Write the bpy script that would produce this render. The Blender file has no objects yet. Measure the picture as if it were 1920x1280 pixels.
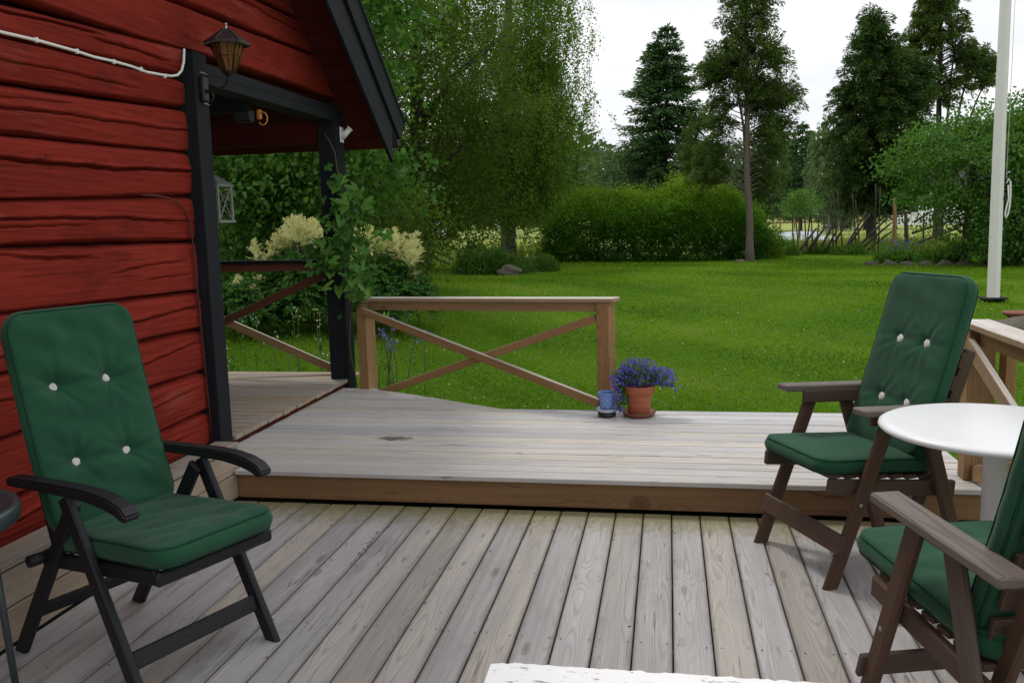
import bpy, bmesh, math, random
import numpy as np
from mathutils import Vector, Matrix, Euler

random.seed(7)
RS = np.random.default_rng(7)
C = bpy.context.scene.collection
SC = bpy.context.scene
R = math.radians
PI = math.pi

# ------------------------------------------------------------------ camera
cam_d = bpy.data.cameras.new("camera")
cam = bpy.data.objects.new("camera", cam_d)
C.objects.link(cam)
SC.camera = cam
cam_d.sensor_width = 36.0
cam_d.lens = 1634.0 / 1920.0 * 36.0
cam_d.clip_start = 0.05
cam_d.clip_end = 4000.0


def camera_matrix(pitch, roll, yaw, loc):
    fwd = Vector((math.sin(yaw) * math.cos(pitch), math.cos(yaw) * math.cos(pitch), math.sin(pitch)))
    right = Vector((math.cos(yaw), -math.sin(yaw), 0))
    up = right.cross(fwd)
    r = math.cos(roll) * right + math.sin(roll) * up
    u = -math.sin(roll) * right + math.cos(roll) * up
    m = Matrix((r, u, -fwd)).transposed().to_4x4()
    m.translation = loc
    return m


cam.matrix_world = camera_matrix(R(-7.85), R(-1.5), R(-10.26), Vector((0, 0, 1.6)))

# ------------------------------------------------------------------ world and sun (bright overcast)
SUN_EL, SUN_AZ = R(57), R(-38)          # azimuth measured from +Y towards +X
world = bpy.data.worlds.new("World")
SC.world = world
world.use_nodes = True
wn = world.node_tree
wn.nodes.clear()


def wnode(t, **k):
    n = wn.nodes.new(t)
    for a, b in k.items():
        setattr(n, a, b)
    return n


w_out = wnode("ShaderNodeOutputWorld")
w_bg = wnode("ShaderNodeBackground")
w_bg.inputs["Strength"].default_value = 0.1
w_sky = wnode("ShaderNodeTexSky", sky_type="NISHITA", sun_disc=False)
w_sky.sun_elevation = SUN_EL
w_sky.sun_rotation = SUN_AZ
w_tc = wnode("ShaderNodeTexCoord")
w_map = wnode("ShaderNodeMapping")
w_map.inputs["Scale"].default_value = (1.6, 1.6, 5.0)
w_noise = wnode("ShaderNodeTexNoise")
w_noise.inputs["Scale"].default_value = 1.7
w_noise.inputs["Detail"].default_value = 5.0
w_noise.inputs["Roughness"].default_value = 0.55
w_ramp = wnode("ShaderNodeValToRGB")
w_ramp.color_ramp.elements[0].position = 0.33
w_ramp.color_ramp.elements[0].color = (9.0, 9.35, 10.0, 1)
w_ramp.color_ramp.elements[1].position = 0.62
w_ramp.color_ramp.elements[1].color = (11.6, 11.5, 11.4, 1)
w_mix = wnode("ShaderNodeMix", data_type="RGBA")
w_mix.inputs["Factor"].default_value = 0.94
L_ = wn.links.new
L_(w_tc.outputs["Generated"], w_map.inputs["Vector"])
L_(w_map.outputs["Vector"], w_noise.inputs["Vector"])
L_(w_noise.outputs["Fac"], w_ramp.inputs["Fac"])
L_(w_sky.outputs["Color"], w_mix.inputs["A"])
L_(w_ramp.outputs["Color"], w_mix.inputs["B"])
L_(w_mix.outputs["Result"], w_bg.inputs["Color"])
L_(w_bg.outputs["Background"], w_out.inputs["Surface"])

sun_d = bpy.data.lights.new("sun", "SUN")
sun = bpy.data.objects.new("sun", sun_d)
C.objects.link(sun)
sun_d.energy = 1.5
sun_d.angle = R(11)
sun_d.color = (1.0, 0.96, 0.9)
sd = Vector((math.sin(SUN_AZ) * math.cos(SUN_EL), math.cos(SUN_AZ) * math.cos(SUN_EL), math.sin(SUN_EL)))
sun.rotation_euler = sd.to_track_quat("Z", "Y").to_euler()
sun.location = sd * 40

SC.view_settings.view_transform = "Standard"
SC.view_settings.look = "None"
SC.view_settings.exposure = 0.0
SC.view_settings.gamma = 1.0
SC.view_settings.use_curve_mapping = False
SC.render.engine = "CYCLES"
SC.cycles.max_bounces = 7
SC.cycles.diffuse_bounces = 3
SC.cycles.glossy_bounces = 2
SC.cycles.transmission_bounces = 4
SC.cycles.transparent_max_bounces = 6
SC.cycles.use_denoising = True


# ------------------------------------------------------------------ node helper
class NG:
    def __init__(self, name):
        self.m = bpy.data.materials.new(name)
        self.m.use_nodes = True
        self.t = self.m.node_tree
        self.t.nodes.clear()
        self.out = self.t.nodes.new("ShaderNodeOutputMaterial")

    def n(self, typ, props=None, **ins):
        nd = self.t.nodes.new(typ)
        for k, v in (props or {}).items():
            setattr(nd, k, v)
        for k, v in ins.items():
            self.put(nd, k.replace("_", " "), v)
        return nd

    def put(self, nd, key, v):
        s = nd.inputs[int(key)] if key.isdigit() else nd.inputs[key]
        if isinstance(v, bpy.types.NodeSocket):
            self.t.links.new(v, s)
        elif isinstance(v, bpy.types.Node):
            self.t.links.new(v.outputs[0], s)
        else:
            if isinstance(v, (tuple, list)) and s.type == "RGBA" and len(v) == 3:
                v = (*v, 1)
            s.default_value = v

    def math(self, op, a, b=0.0, c=0.0, clamp=False):
        nd = self.t.nodes.new("ShaderNodeMath")
        nd.operation = op
        nd.use_clamp = clamp
        for i, v in enumerate((a, b, c)):
            self.put(nd, str(i), v)
        return nd.outputs[0]

    def mix(self, f, a, b, mode="MIX"):
        nd = self.t.nodes.new("ShaderNodeMix")
        nd.data_type = "RGBA"
        nd.blend_type = mode
        self.put(nd, "0", f)
        for i, v in ((6, a), (7, b)):
            s = nd.inputs[i]
            if isinstance(v, (bpy.types.NodeSocket,)):
                self.t.links.new(v, s)
            else:
                s.default_value = (*v, 1) if len(v) == 3 else v
        return nd.outputs[2]

    def rng(self, v, a, b, c=0.0, d=1.0, smooth=True):
        nd = self.t.nodes.new("ShaderNodeMapRange")
        nd.interpolation_type = "SMOOTHSTEP" if smooth else "LINEAR"
        for i, x in enumerate((v, a, b, c, d)):
            self.put(nd, str(i), x)
        return nd.outputs[0]

    def comb(self, x, y, z):
        return self.n("ShaderNodeCombineXYZ", X=x, Y=y, Z=z).outputs[0]

    def sep(self, v):
        nd = self.n("ShaderNodeSeparateXYZ", Vector=v)
        return nd.outputs[0], nd.outputs[1], nd.outputs[2]

    def noise(self, vec, scale=1.0, detail=3.0, rough=0.55):
        nd = self.n("ShaderNodeTexNoise", Vector=vec, Scale=scale, Detail=detail, Roughness=rough)
        return nd.outputs["Fac"], nd.outputs["Color"]

    def bump(self, h, strength=0.3, dist=0.01):
        return self.n("ShaderNodeBump", Height=h, Strength=strength, Distance=dist).outputs[0]

    def finish(self, shader):
        self.t.links.new(shader, self.out.inputs[0])
        return self.m


def bsdf(g, color, rough=0.6, normal=None, spec=0.5, **kw):
    b = g.n("ShaderNodeBsdfPrincipled", Roughness=rough)
    g.put(b, "Base Color", color)
    g.put(b, "Specular IOR Level", spec)
    if normal is not None:
        g.put(b, "Normal", normal)
    for k, v in kw.items():
        g.put(b, k.replace("_", " "), v)
    return b.outputs[0]


def wood(name, light, dark, knot, tone=None, ring=0.009, contrast=0.55, rough=0.65, bump=0.25, moss=None,
         knot_amt=0.5, spec=0.35, tonemix=0.9, stain=None, pale_top=None, edge=None):
    """Solid wood: growth rings round a pith that wanders along the local Y axis, knots, fine fibres, blotches."""
    g = NG(name)
    tc = g.n("ShaderNodeTexCoord").outputs["Object"]
    oi = g.n("ShaderNodeObjectInfo")
    rnd = oi.outputs["Random"]
    x, y, z = g.sep(tc)
    off = g.comb(g.math("MULTIPLY", rnd, 71.3), g.math("MULTIPLY", rnd, 193.7), g.math("MULTIPLY", rnd, 37.1))
    r2 = g.math("FRACT", g.math("MULTIPLY", rnd, 17.23))
    r3 = g.math("FRACT", g.math("MULTIPLY", rnd, 53.77))
    va = g.n("ShaderNodeVectorMath", {"operation": "ADD"})
    g.put(va, "0", g.comb(g.math("MULTIPLY", x, 2.0), g.math("MULTIPLY", y, 0.9), g.math("MULTIPLY", z, 2.0)))
    g.put(va, "1", off)
    n1f, n1c = g.noise(va.outputs[0], 1.0, 2.0, 0.45)
    cr, cg, cb = g.sep(n1c)
    # knots
    vk = g.n("ShaderNodeVectorMath", {"operation": "ADD"})
    g.put(vk, "0", g.comb(g.math("MULTIPLY", x, 9.0), g.math("MULTIPLY", y, 2.6), g.math("MULTIPLY", z, 3.0)))
    g.put(vk, "1", off)
    vor = g.n("ShaderNodeTexVoronoi", Vector=vk.outputs[0], Scale=1.0)
    kd = vor.outputs["Distance"]
    kc = g.sep(vor.outputs["Color"])[0]
    kon = g.rng(kc, 1.0 - knot_amt, 1.0 - knot_amt + 0.05)
    kbump = g.math("MULTIPLY", g.rng(kd, 0.62, 0.0), kon)
    px = g.math("ADD", g.math("ADD", x, g.math("MULTIPLY", g.math("SUBTRACT", r2, 0.5), 0.11)),
                g.math("MULTIPLY", g.math("SUBTRACT", cr, 0.5), 0.03))
    pz = g.math("ADD", g.math("ADD", z, g.math("ADD", 0.025, g.math("MULTIPLY", r3, 0.07))),
                g.math("MULTIPLY", g.math("SUBTRACT", cg, 0.5), 0.075))
    rr = g.math("SQRT", g.math("ADD", g.math("MULTIPLY", px, px), g.math("MULTIPLY", pz, pz)))
    fld = g.math("ADD", g.math("DIVIDE", rr, ring), g.math("MULTIPLY", kbump, 3.0))
    s = g.math("SINE", g.math("MULTIPLY", fld, 2 * PI))
    line = g.math("MULTIPLY", g.rng(s, 0.0, 1.0, smooth=True), g.rng(g.noise(g.comb(g.math("MULTIPLY", x, 12.0), g.math("ADD", y, g.math("MULTIPLY", rnd, 91.0)), g.math("MULTIPLY", z, 12.0)), 1.0, 2.0, 0.5)[0], 0.30, 0.62))
    # fibres
    vf = g.n("ShaderNodeVectorMath", {"operation": "ADD"})
    g.put(vf, "0", g.comb(g.math("MULTIPLY", x, 150.0), g.math("MULTIPLY", y, 3.5), g.math("MULTIPLY", z, 150.0)))
    g.put(vf, "1", off)
    fib, _ = g.noise(vf.outputs[0], 1.0, 3.0, 0.6)
    vb = g.n("ShaderNodeVectorMath", {"operation": "ADD"})
    g.put(vb, "0", g.comb(g.math("MULTIPLY", x, 9.0), g.math("MULTIPLY", y, 2.2), g.math("MULTIPLY", z, 9.0)))
    g.put(vb, "1", off)
    blo, _ = g.noise(vb.outputs[0], 1.0, 4.0, 0.6)
    col = g.mix(g.math("MULTIPLY", line, contrast), light, dark)
    if tone:
        col2 = g.mix(g.math("MULTIPLY", line, contrast), tone, dark)
        col = g.mix(g.math("MULTIPLY", g.rng(g.math("ADD", g.math("MULTIPLY", blo, 0.7), g.math("MULTIPLY", r3, 0.75)), 0.55, 1.05), tonemix), col, col2)
    vs_ = g.n("ShaderNodeVectorMath", {"operation": "ADD"})
    g.put(vs_, "0", g.comb(g.math("MULTIPLY", x, 34.0), g.math("MULTIPLY", y, 0.5), g.math("MULTIPLY", z, 34.0)))
    g.put(vs_, "1", off)
    stk, _ = g.noise(vs_.outputs[0], 1.0, 2.0, 0.5)
    val = g.math("ADD", g.math("ADD", 0.27, g.math("MULTIPLY", stk, 0.36)), g.math("ADD", g.math("MULTIPLY", fib, 0.38), g.math("ADD", g.math("MULTIPLY", blo, 0.5), g.math("MULTIPLY", r2, 0.22))))
    gray = g.comb(val, val, val)
    col = g.mix(1.0, col, gray, "MULTIPLY")
    kmask = g.math("MULTIPLY", g.rng(kd, 0.14, 0.06), kon)
    krim = g.math("MULTIPLY", g.rng(g.math("ABSOLUTE", g.math("SUBTRACT", kd, 0.13)), 0.03, 0.0), kon)
    col = g.mix(g.math("MULTIPLY", kmask, 0.55), col, knot)
    col = g.mix(g.math("MULTIPLY", krim, 0.5), col, knot)
    # long drying checks
    vc = g.n("ShaderNodeVectorMath", {"operation": "ADD"})
    g.put(vc, "0", g.comb(g.math("MULTIPLY", x, 26.0), g.math("MULTIPLY", y, 0.8), g.math("MULTIPLY", z, 26.0)))
    g.put(vc, "1", off)
    chk, _ = g.noise(vc.outputs[0], 1.0, 2.0, 0.5)
    check = g.math("MULTIPLY", g.rng(g.math("ABSOLUTE", g.math("SUBTRACT", chk, 0.5)), 0.012, 0.004), g.rng(blo, 0.5, 0.62))
    col = g.mix(g.math("MULTIPLY", check, 0.6), col, knot)
    if edge:              # grime gathered along the board's edges and in patches
        en, _ = g.noise(va.outputs[0], 7.0, 4.0, 0.6)
        ax_ = g.math("ADD", g.math("ABSOLUTE", x), g.math("MULTIPLY", g.math("SUBTRACT", en, 0.5), 0.030))
        col = g.mix(g.math("MULTIPLY", g.rng(ax_, edge - 0.012, edge + 0.004), 0.45), col, (0.12, 0.105, 0.09))
        pn, _ = g.noise(va.outputs[0], 2.3, 5.0, 0.65)
        col = g.mix(g.math("MULTIPLY", g.rng(pn, 0.56, 0.72), 0.35), col, (0.17, 0.155, 0.14))
    if pale_top:            # upward faces mixed towards a paler, greyer colour
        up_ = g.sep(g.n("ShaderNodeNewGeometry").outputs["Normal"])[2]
        bl = g.mix(1.0, pale_top, gray, "MULTIPLY")
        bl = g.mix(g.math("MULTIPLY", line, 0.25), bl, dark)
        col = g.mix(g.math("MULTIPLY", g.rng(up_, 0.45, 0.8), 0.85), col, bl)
    if moss:
        mn, _ = g.noise(va.outputs[0], 16.0, 4.0, 0.65)
        pos = g.n("ShaderNodeNewGeometry").outputs["Position"]
        wy = g.sep(pos)[1]
        mk = g.rng(g.math("ADD", wy, g.math("MULTIPLY", g.math("SUBTRACT", mn, 0.5), 0.5)), moss[0], moss[1])
        col = g.mix(g.math("MULTIPLY", mk, 0.75), col, moss[2])
    if stain:
        pos = g.n("ShaderNodeNewGeometry").outputs["Position"]
        for (sx, sy, ra, rb, amt) in stain:
            dv = g.n("ShaderNodeVectorMath", {"operation": "SUBTRACT"})
            g.put(dv, "0", pos)
            g.put(dv, "1", (sx, sy, 0.0))
            ax, ay, _z = g.sep(dv.outputs[0])
            d2 = g.math("SQRT", g.math("ADD", g.math("POWER", g.math("DIVIDE", ax, ra), 2.0), g.math("POWER", g.math("DIVIDE", ay, rb), 2.0)))
            nn, _c = g.noise(pos, 14.0, 4.0, 0.6)
            mk = g.rng(g.math("ADD", d2, g.math("MULTIPLY", g.math("SUBTRACT", nn, 0.5), 1.8)), 1.1, 0.5)
            col = g.mix(g.math("MULTIPLY", mk, amt), col, (0.07, 0.062, 0.055))
    h = g.math("ADD", g.math("MULTIPLY", line, -0.5), g.math("ADD", g.math("MULTIPLY", fib, 0.6), g.math("MULTIPLY", check, -3.0)))
    nrm = g.bump(h, bump, 0.004)
    rgh = g.math("ADD", rough - 0.1, g.math("MULTIPLY", fib, 0.2))
    return g.finish(bsdf(g, col, rgh, nrm, spec))


def paint(name, col, col2, rough=0.7, bump=0.3, scale=1.0, wear=None, spec=0.3, fibre=90.0, cracks=False):
    """Painted timber: fibres show along local Y, faded and dirty patches, optional bare scuffs."""
    g = NG(name)
    tc = g.n("ShaderNodeTexCoord").outputs["Object"]
    rnd = g.n("ShaderNodeObjectInfo").outputs["Random"]
    x, y, z = g.sep(tc)
    o = g.math("MULTIPLY", rnd, 57.0)
    v1 = g.comb(g.math("ADD", g.math("MULTIPLY", x, fibre), o), g.math("ADD", g.math("MULTIPLY", y, 3.0), o), g.math("MULTIPLY", z, fibre))
    fib, _ = g.noise(v1, 1.0, 4.0, 0.65)
    v2 = g.comb(g.math("ADD", g.math("MULTIPLY", x, 5 * scale), o), g.math("ADD", g.math("MULTIPLY", y, 1.6 * scale), o), g.math("MULTIPLY", z, 7 * scale))
    blo, _ = g.noise(v2, 1.0, 5.0, 0.6)
    f = g.math("ADD", g.math("MULTIPLY", fib, 0.5), g.math("MULTIPLY", blo, 0.7))
    c = g.mix(g.rng(f, 0.35, 0.85), col, col2)
    if wear:
        wn_, _ = g.noise(v2, 9.0, 5.0, 0.7)
        c = g.mix(g.math("MULTIPLY", g.rng(g.math("ADD", g.math("MULTIPLY", wn_, 0.7), g.math("MULTIPLY", fib, 0.4)), wear[1], wear[1] + 0.05), wear[2]), c, wear[0])
    hh = g.math("ADD", fib, g.math("MULTIPLY", blo, 0.5))
    if cracks:           # drying cracks along the log, paint missing inside them
        v3 = g.comb(g.math("MULTIPLY", x, 3.0), g.math("ADD", g.math("MULTIPLY", y, 1.1), o), g.math("MULTIPLY", z, 17.0))
        ck, _ = g.noise(v3, 1.0, 5.0, 0.55)
        v4 = g.comb(x, g.math("ADD", g.math("MULTIPLY", y, 2.3), o), g.math("MULTIPLY", z, 7.0))
        c4, _ = g.noise(v4, 1.0, 2.0, 0.5)
        mk = g.math("MULTIPLY", g.rng(g.math("ABSOLUTE", g.math("SUBTRACT", ck, 0.5)), 0.010, 0.002), g.rng(c4, 0.56, 0.66))
        c = g.mix(g.math("MULTIPLY", mk, 0.65), c, (0.022, 0.004, 0.003))
        hh = g.math("ADD", hh, g.math("MULTIPLY", mk, -4.0))
        v6 = g.comb(g.math("MULTIPLY", x, 40.0), g.math("ADD", g.math("MULTIPLY", y, 2.2), o), g.math("MULTIPLY", z, 120.0))
        gr, _ = g.noise(v6, 1.0, 3.0, 0.6)
        c = g.mix(g.math("MULTIPLY", g.rng(gr, 0.56, 0.66), 0.40), c, (0.055, 0.007, 0.005))
        hh = g.math("ADD", hh, g.math("MULTIPLY", g.rng(gr, 0.56, 0.66), -0.8))
        vw = g.comb(g.math("MULTIPLY", x, 3.0), g.math("ADD", g.math("MULTIPLY", y, 1.0), o), g.math("MULTIPLY", z, 4.0))
        fd, _ = g.noise(vw, 1.0, 5.0, 0.65)
        c = g.mix(g.math("MULTIPLY", g.rng(g.math("ADD", fd, g.math("MULTIPLY", fib, 0.35)), 0.74, 0.92), 0.5), c, (0.30, 0.085, 0.062))
        c = g.mix(g.math("MULTIPLY", g.rng(fd, 0.42, 0.28), 0.45), c, (0.07, 0.010, 0.008))
        v5 = g.comb(g.math("MULTIPLY", x, 30.0), g.math("MULTIPLY", y, 30.0), g.math("MULTIPLY", z, 30.0))
        sp, _ = g.noise(v5, 1.0, 4.0, 0.7)
        c = g.mix(g.math("MULTIPLY", g.rng(sp, 0.62, 0.75), 0.35), c, (0.05, 0.008, 0.006))
    nrm = g.bump(hh, bump, 0.006)
    return g.finish(bsdf(g, c, rough, nrm, spec))


def plain(name, col, rough=0.5, metal=0.0, noise=0.15, scale=20.0, bump=0.0, spec=0.5, **kw):
    g = NG(name)
    tc = g.n("ShaderNodeTexCoord").outputs["Object"]
    f, _ = g.noise(tc, scale, 4.0, 0.6)
    k = g.math("ADD", 1.0 - noise, g.math("MULTIPLY", f, 2 * noise))
    c = g.mix(1.0, col, g.comb(k, k, k), "MULTIPLY")
    nrm = g.bump(f, bump, 0.01) if bump else None
    return g.finish(bsdf(g, c, rough, nrm, spec, Metallic=metal, **kw))


def leafmat(name, cols, trans=0.4, rough=0.55, spec=0.2):
    """Foliage: each leaf takes its own tint from the face attribute 'tint' (0..1)."""
    g = NG(name)
    at = g.n("ShaderNodeAttribute", {"attribute_name": "tint"}).outputs["Fac"]
    rp = g.n("ShaderNodeValToRGB", Fac=at)
    el = rp.color_ramp.elements
    while len(el) < len(cols):
        el.new(0.5)
    for i, c in enumerate(cols):
        el[i].position = i / (len(cols) - 1)
        el[i].color = (*c, 1)
    col = rp.outputs[0]
    b = bsdf(g, col, rough, None, spec)
    t = g.n("ShaderNodeBsdfTranslucent")
    g.put(t, "Color", g.mix(1.0, col, (1.25, 1.35, 0.6), "MULTIPLY"))
    m = g.n("ShaderNodeMixShader", Fac=trans)
    g.put(m, "1", b)
    g.put(m, "2", t.outputs[0])
    return g.finish(m.outputs[0])


# ------------------------------------------------------------------ object helpers
def link(o, parent=None):
    C.objects.link(o)
    if parent is not None:
        o.parent = parent
    return o


def thing(name, label, cat, loc=(0, 0, 0), rz=0.0, group=None):
    o = bpy.data.objects.new(name, None)
    o.empty_display_size = 0.1
    C.objects.link(o)
    o.location = loc
    o.rotation_euler = (0, 0, rz)
    tag(o, label, cat, group)
    return o


def tag(o, label=None, cat=None, group=None, kind=None):
    if label:
        o["label"] = label
    if cat:
        o["category"] = cat
    if group:
        o["group"] = group
    if kind:
        o["kind"] = kind
    return o


def obj(name, me, mat=None, parent=None, mw=None):
    o = bpy.data.objects.new(name, me)
    if mat is not None and not me.materials:
        me.materials.append(mat)
    if mw is not None:
        o.matrix_local = mw
    return link(o, parent)


def np_mesh(name, V, F, tint=None, smooth=False):
    V = np.asarray(V, np.float32)
    F = np.asarray(F, np.int32)
    me = bpy.data.meshes.new(name)
    me.vertices.add(len(V))
    me.vertices.foreach_set("co", V.ravel())
    k = F.shape[1]
    me.loops.add(F.size)
    me.loops.foreach_set("vertex_index", F.ravel())
    me.polygons.add(len(F))
    me.polygons.foreach_set("loop_start", np.arange(0, F.size, k, dtype=np.int32))
    if smooth:
        me.polygons.foreach_set("use_smooth", np.ones(len(F), bool))
    if tint is not None:
        a = me.attributes.new("tint", "FLOAT", "FACE")
        a.data.foreach_set("value", np.asarray(tint, np.float32))
    me.update(calc_edges=True)
    return me


def py_mesh(name, V, F, smooth=False):
    me = bpy.data.meshes.new(name)
    me.from_pydata([tuple(v) for v in V], [], [tuple(f) for f in F])
    if smooth:
        for p in me.polygons:
            p.use_smooth = True
    me.update()
    return me


_box_cache = {}


def box_mesh(w, l, t, b=0.003, mat=None, key=None):
    """Box centred at the origin: width x, length y, thickness z, chamfered edges."""
    k = (round(w, 4), round(l, 4), round(t, 4), round(b, 4), mat.name if mat else "", key)
    if k in _box_cache:
        return _box_cache[k]
    bm = bmesh.new()
    bmesh.ops.create_cube(bm, size=1.0)
    for v in bm.verts:
        v.co = (v.co.x * w, v.co.y * l, v.co.z * t)
    if b > 0:
        bmesh.ops.bevel(bm, geom=bm.edges[:], offset=min(b, 0.3 * min(w, l, t)), segments=1, affect="EDGES")
    me = bpy.data.meshes.new("timber")
    bm.to_mesh(me)
    bm.free()
    if mat:
        me.materials.append(mat)
    _box_cache[k] = me
    return me


def frame_to(p0, p1, up=(0, 0, 1)):
    p0, p1 = Vector(p0), Vector(p1)
    d = (p1 - p0).normalized()
    u = Vector(up)
    if abs(d.dot(u.normalized())) > 0.995:
        u = Vector((1, 0, 0))
    xx = d.cross(u).normalized()
    zz = xx.cross(d).normalized()
    m = Matrix((xx, d, zz)).transposed().to_4x4()
    m.translation = (p0 + p1) / 2
    return m


def beam(name, p0, p1, w, t, mat, parent=None, up=(0, 0, 1), b=0.003, cut0=None, cut1=None):
    """Timber from p0 to p1; w across, t in the up direction. cut0 / cut1: (axis, value) trims that end to a plane."""
    p0, p1 = Vector(p0), Vector(p1)
    m = frame_to(p0, p1, up)
    l = (p1 - p0).length
    me = box_mesh(w, l, t, b, mat, None if (cut0 is None and cut1 is None) else random.random())
    if cut0 is not None or cut1 is not None:
        d = (p1 - p0).normalized()
        for v in me.vertices:
            cut = cut0 if v.co.y < 0 else cut1
            if cut is None:
                continue
            ax, val = cut
            wv = m @ v.co
            v.co.y += (val - wv[ax]) / d[ax]
        me.update()
    return obj(name, me, mat, parent, m)


def prism(name, prof, x0, x1, mat, parent=None, b=0.004, seg=2, mw=None, smooth=False):
    """Profile in local (y, z) extruded along x."""
    bm = bmesh.new()
    vs = [bm.verts.new((x0, p[0], p[1])) for p in prof]
    f = bm.faces.new(vs)
    r = bmesh.ops.extrude_face_region(bm, geom=[f])
    for v in r["geom"]:
        if isinstance(v, bmesh.types.BMVert):
            v.co.x = x1
    bmesh.ops.recalc_face_normals(bm, faces=bm.faces)
    if b > 0:
        ed = [e for e in bm.edges if len(e.link_faces) == 2 and e.calc_face_angle(0) > 0.6]
        bmesh.ops.bevel(bm, geom=ed, offset=b, segments=seg, affect="EDGES")
    me = bpy.data.meshes.new(name)
    bm.to_mesh(me)
    bm.free()
    return obj(name, me, mat, parent, mw)


def tube_data(pts, rad, n=8, closed=False):
    pts = np.asarray(pts, float)
    k = len(pts)
    rad = np.full(k, rad) if np.isscalar(rad) else np.asarray(rad, float)
    if closed:
        tan = np.roll(pts, -1, 0) - np.roll(pts, 1, 0)
    else:
        tan = np.gradient(pts, axis=0)
    tan /= np.linalg.norm(tan, axis=1)[:, None] + 1e-9
    ref = np.array([0, 0, 1.0]) if abs(tan[0, 2]) < 0.9 else np.array([1.0, 0, 0])
    V = []
    u = np.cross(tan[0], ref)
    u /= np.linalg.norm(u)
    a = np.linspace(0, 2 * PI, n, endpoint=False)
    for i in range(k):
        u = u - tan[i] * np.dot(u, tan[i])
        u /= np.linalg.norm(u) + 1e-9
        v = np.cross(tan[i], u)
        V.append(pts[i] + rad[i] * (np.cos(a)[:, None] * u + np.sin(a)[:, None] * v))
    V = np.concatenate(V)
    F = []
    m = k if closed else k - 1
    for i in range(m):
        i2 = (i + 1) % k
        for j in range(n):
            j2 = (j + 1) % n
            F.append((i * n + j, i * n + j2, i2 * n + j2, i2 * n + j))
    if not closed:
        b0 = len(V)
        V = np.concatenate([V, pts[:1], pts[-1:]])
        for j in range(n):
            j2 = (j + 1) % n
            F.append((b0, j2, j, j))
            F.append((b0 + 1, (k - 1) * n + j, (k - 1) * n + j2, (k - 1) * n + j2))
    return V, F


class Buf:
    """Collects pieces into one mesh."""

    def __init__(self):
        self.V, self.F, self.n = [], [], 0

    def add(self, V, F):
        V = np.asarray(V, float)
        self.V.append(V)
        self.F += [tuple(dict.fromkeys(i + self.n for i in f)) for f in F]
        self.n += len(V)

    def tube(self, pts, rad, n=8, closed=False):
        self.add(*tube_data(pts, rad, n, closed))

    def box(self, c, s, m=None):
        sx, sy, sz = (k / 2 for k in s)
        V = [Vector((a * sx, b * sy, d * sz)) for a in (-1, 1) for b in (-1, 1) for d in (-1, 1)]
        if m is not None:
            V = [m @ v for v in V]
        V = [v + Vector(c) for v in V]
        self.add(V, [(0, 1, 3, 2), (4, 6, 7, 5), (0, 4, 5, 1), (2, 3, 7, 6), (0, 2, 6, 4), (1, 5, 7, 3)])

    def lathe(self, prof, n=32, c=(0, 0, 0)):
        V, F = [], []
        k = len(prof)
        for (r, z) in prof:
            for j in range(n):
                a = 2 * PI * j / n
                V.append((c[0] + r * math.cos(a), c[1] + r * math.sin(a), c[2] + z))
        for i in range(k - 1):
            for j in range(n):
                j2 = (j + 1) % n
                F.append((i * n + j, i * n + j2, (i + 1) * n + j2, (i + 1) * n + j))
        self.add(V, F)

    def done(self, name, mat, parent=None, smooth=True, mw=None):
        V = np.concatenate(self.V)
        me = py_mesh(name, V, [f for f in self.F if len(f) > 2], smooth)
        return obj(name, me, mat, parent, mw)


def tube(name, pts, rad, mat, parent=None, n=8, closed=False):
    b = Buf()
    b.tube(pts, rad, n, closed)
    return b.done(name, mat, parent)


def lathe(name, prof, mat, parent=None, n=40, loc=(0, 0, 0)):
    b = Buf()
    b.lathe(prof, n)
    return b.done(name, mat, parent, True, Matrix.Translation(loc))


def unit(a):
    return a / (np.linalg.norm(a, axis=-1, keepdims=True) + 1e-9)


def leaves(P, D, L, W, rng, tint=None, fold=0.15, base=0.45):
    """Diamond leaves: P base points, D directions, L lengths, W widths -> V, F, tint."""
    n = len(P)
    P = np.asarray(P, float)
    D = unit(np.asarray(D, float))
    S = unit(np.cross(D, rng.normal(size=(n, 3))))
    N = np.cross(S, D)
    L = np.broadcast_to(L, (n,))[:, None]
    W = np.broadcast_to(W, (n,))[:, None]
    a = P
    b = P + D * L * base + S * W * 0.5 + N * L * fold
    c = P + D * L
    d = P + D * L * base - S * W * 0.5 + N * L * fold
    V = np.stack([a, b, c, d], 1).reshape(-1, 3)
    F = np.arange(4 * n).reshape(n, 4)
    if tint is None:
        tint = rng.random(n)
    return V, F, np.clip(tint, 0, 1)


def leaf_obj(name, parts, mat, parent, kind=None):
    V = np.concatenate([p[0] for p in parts])
    T = np.concatenate([p[2] for p in parts])
    F, o = [], 0
    for p in parts:
        F.append(p[1] + o)
        o += len(p[0])
    me = np_mesh(name, V, np.concatenate(F), T)
    ob = obj(name, me, mat, parent)
    if kind:
        ob["kind"] = kind
    return ob


def sm(t):
    t = np.clip(t, 0, 1)
    return t * t * (3 - 2 * t)


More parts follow.
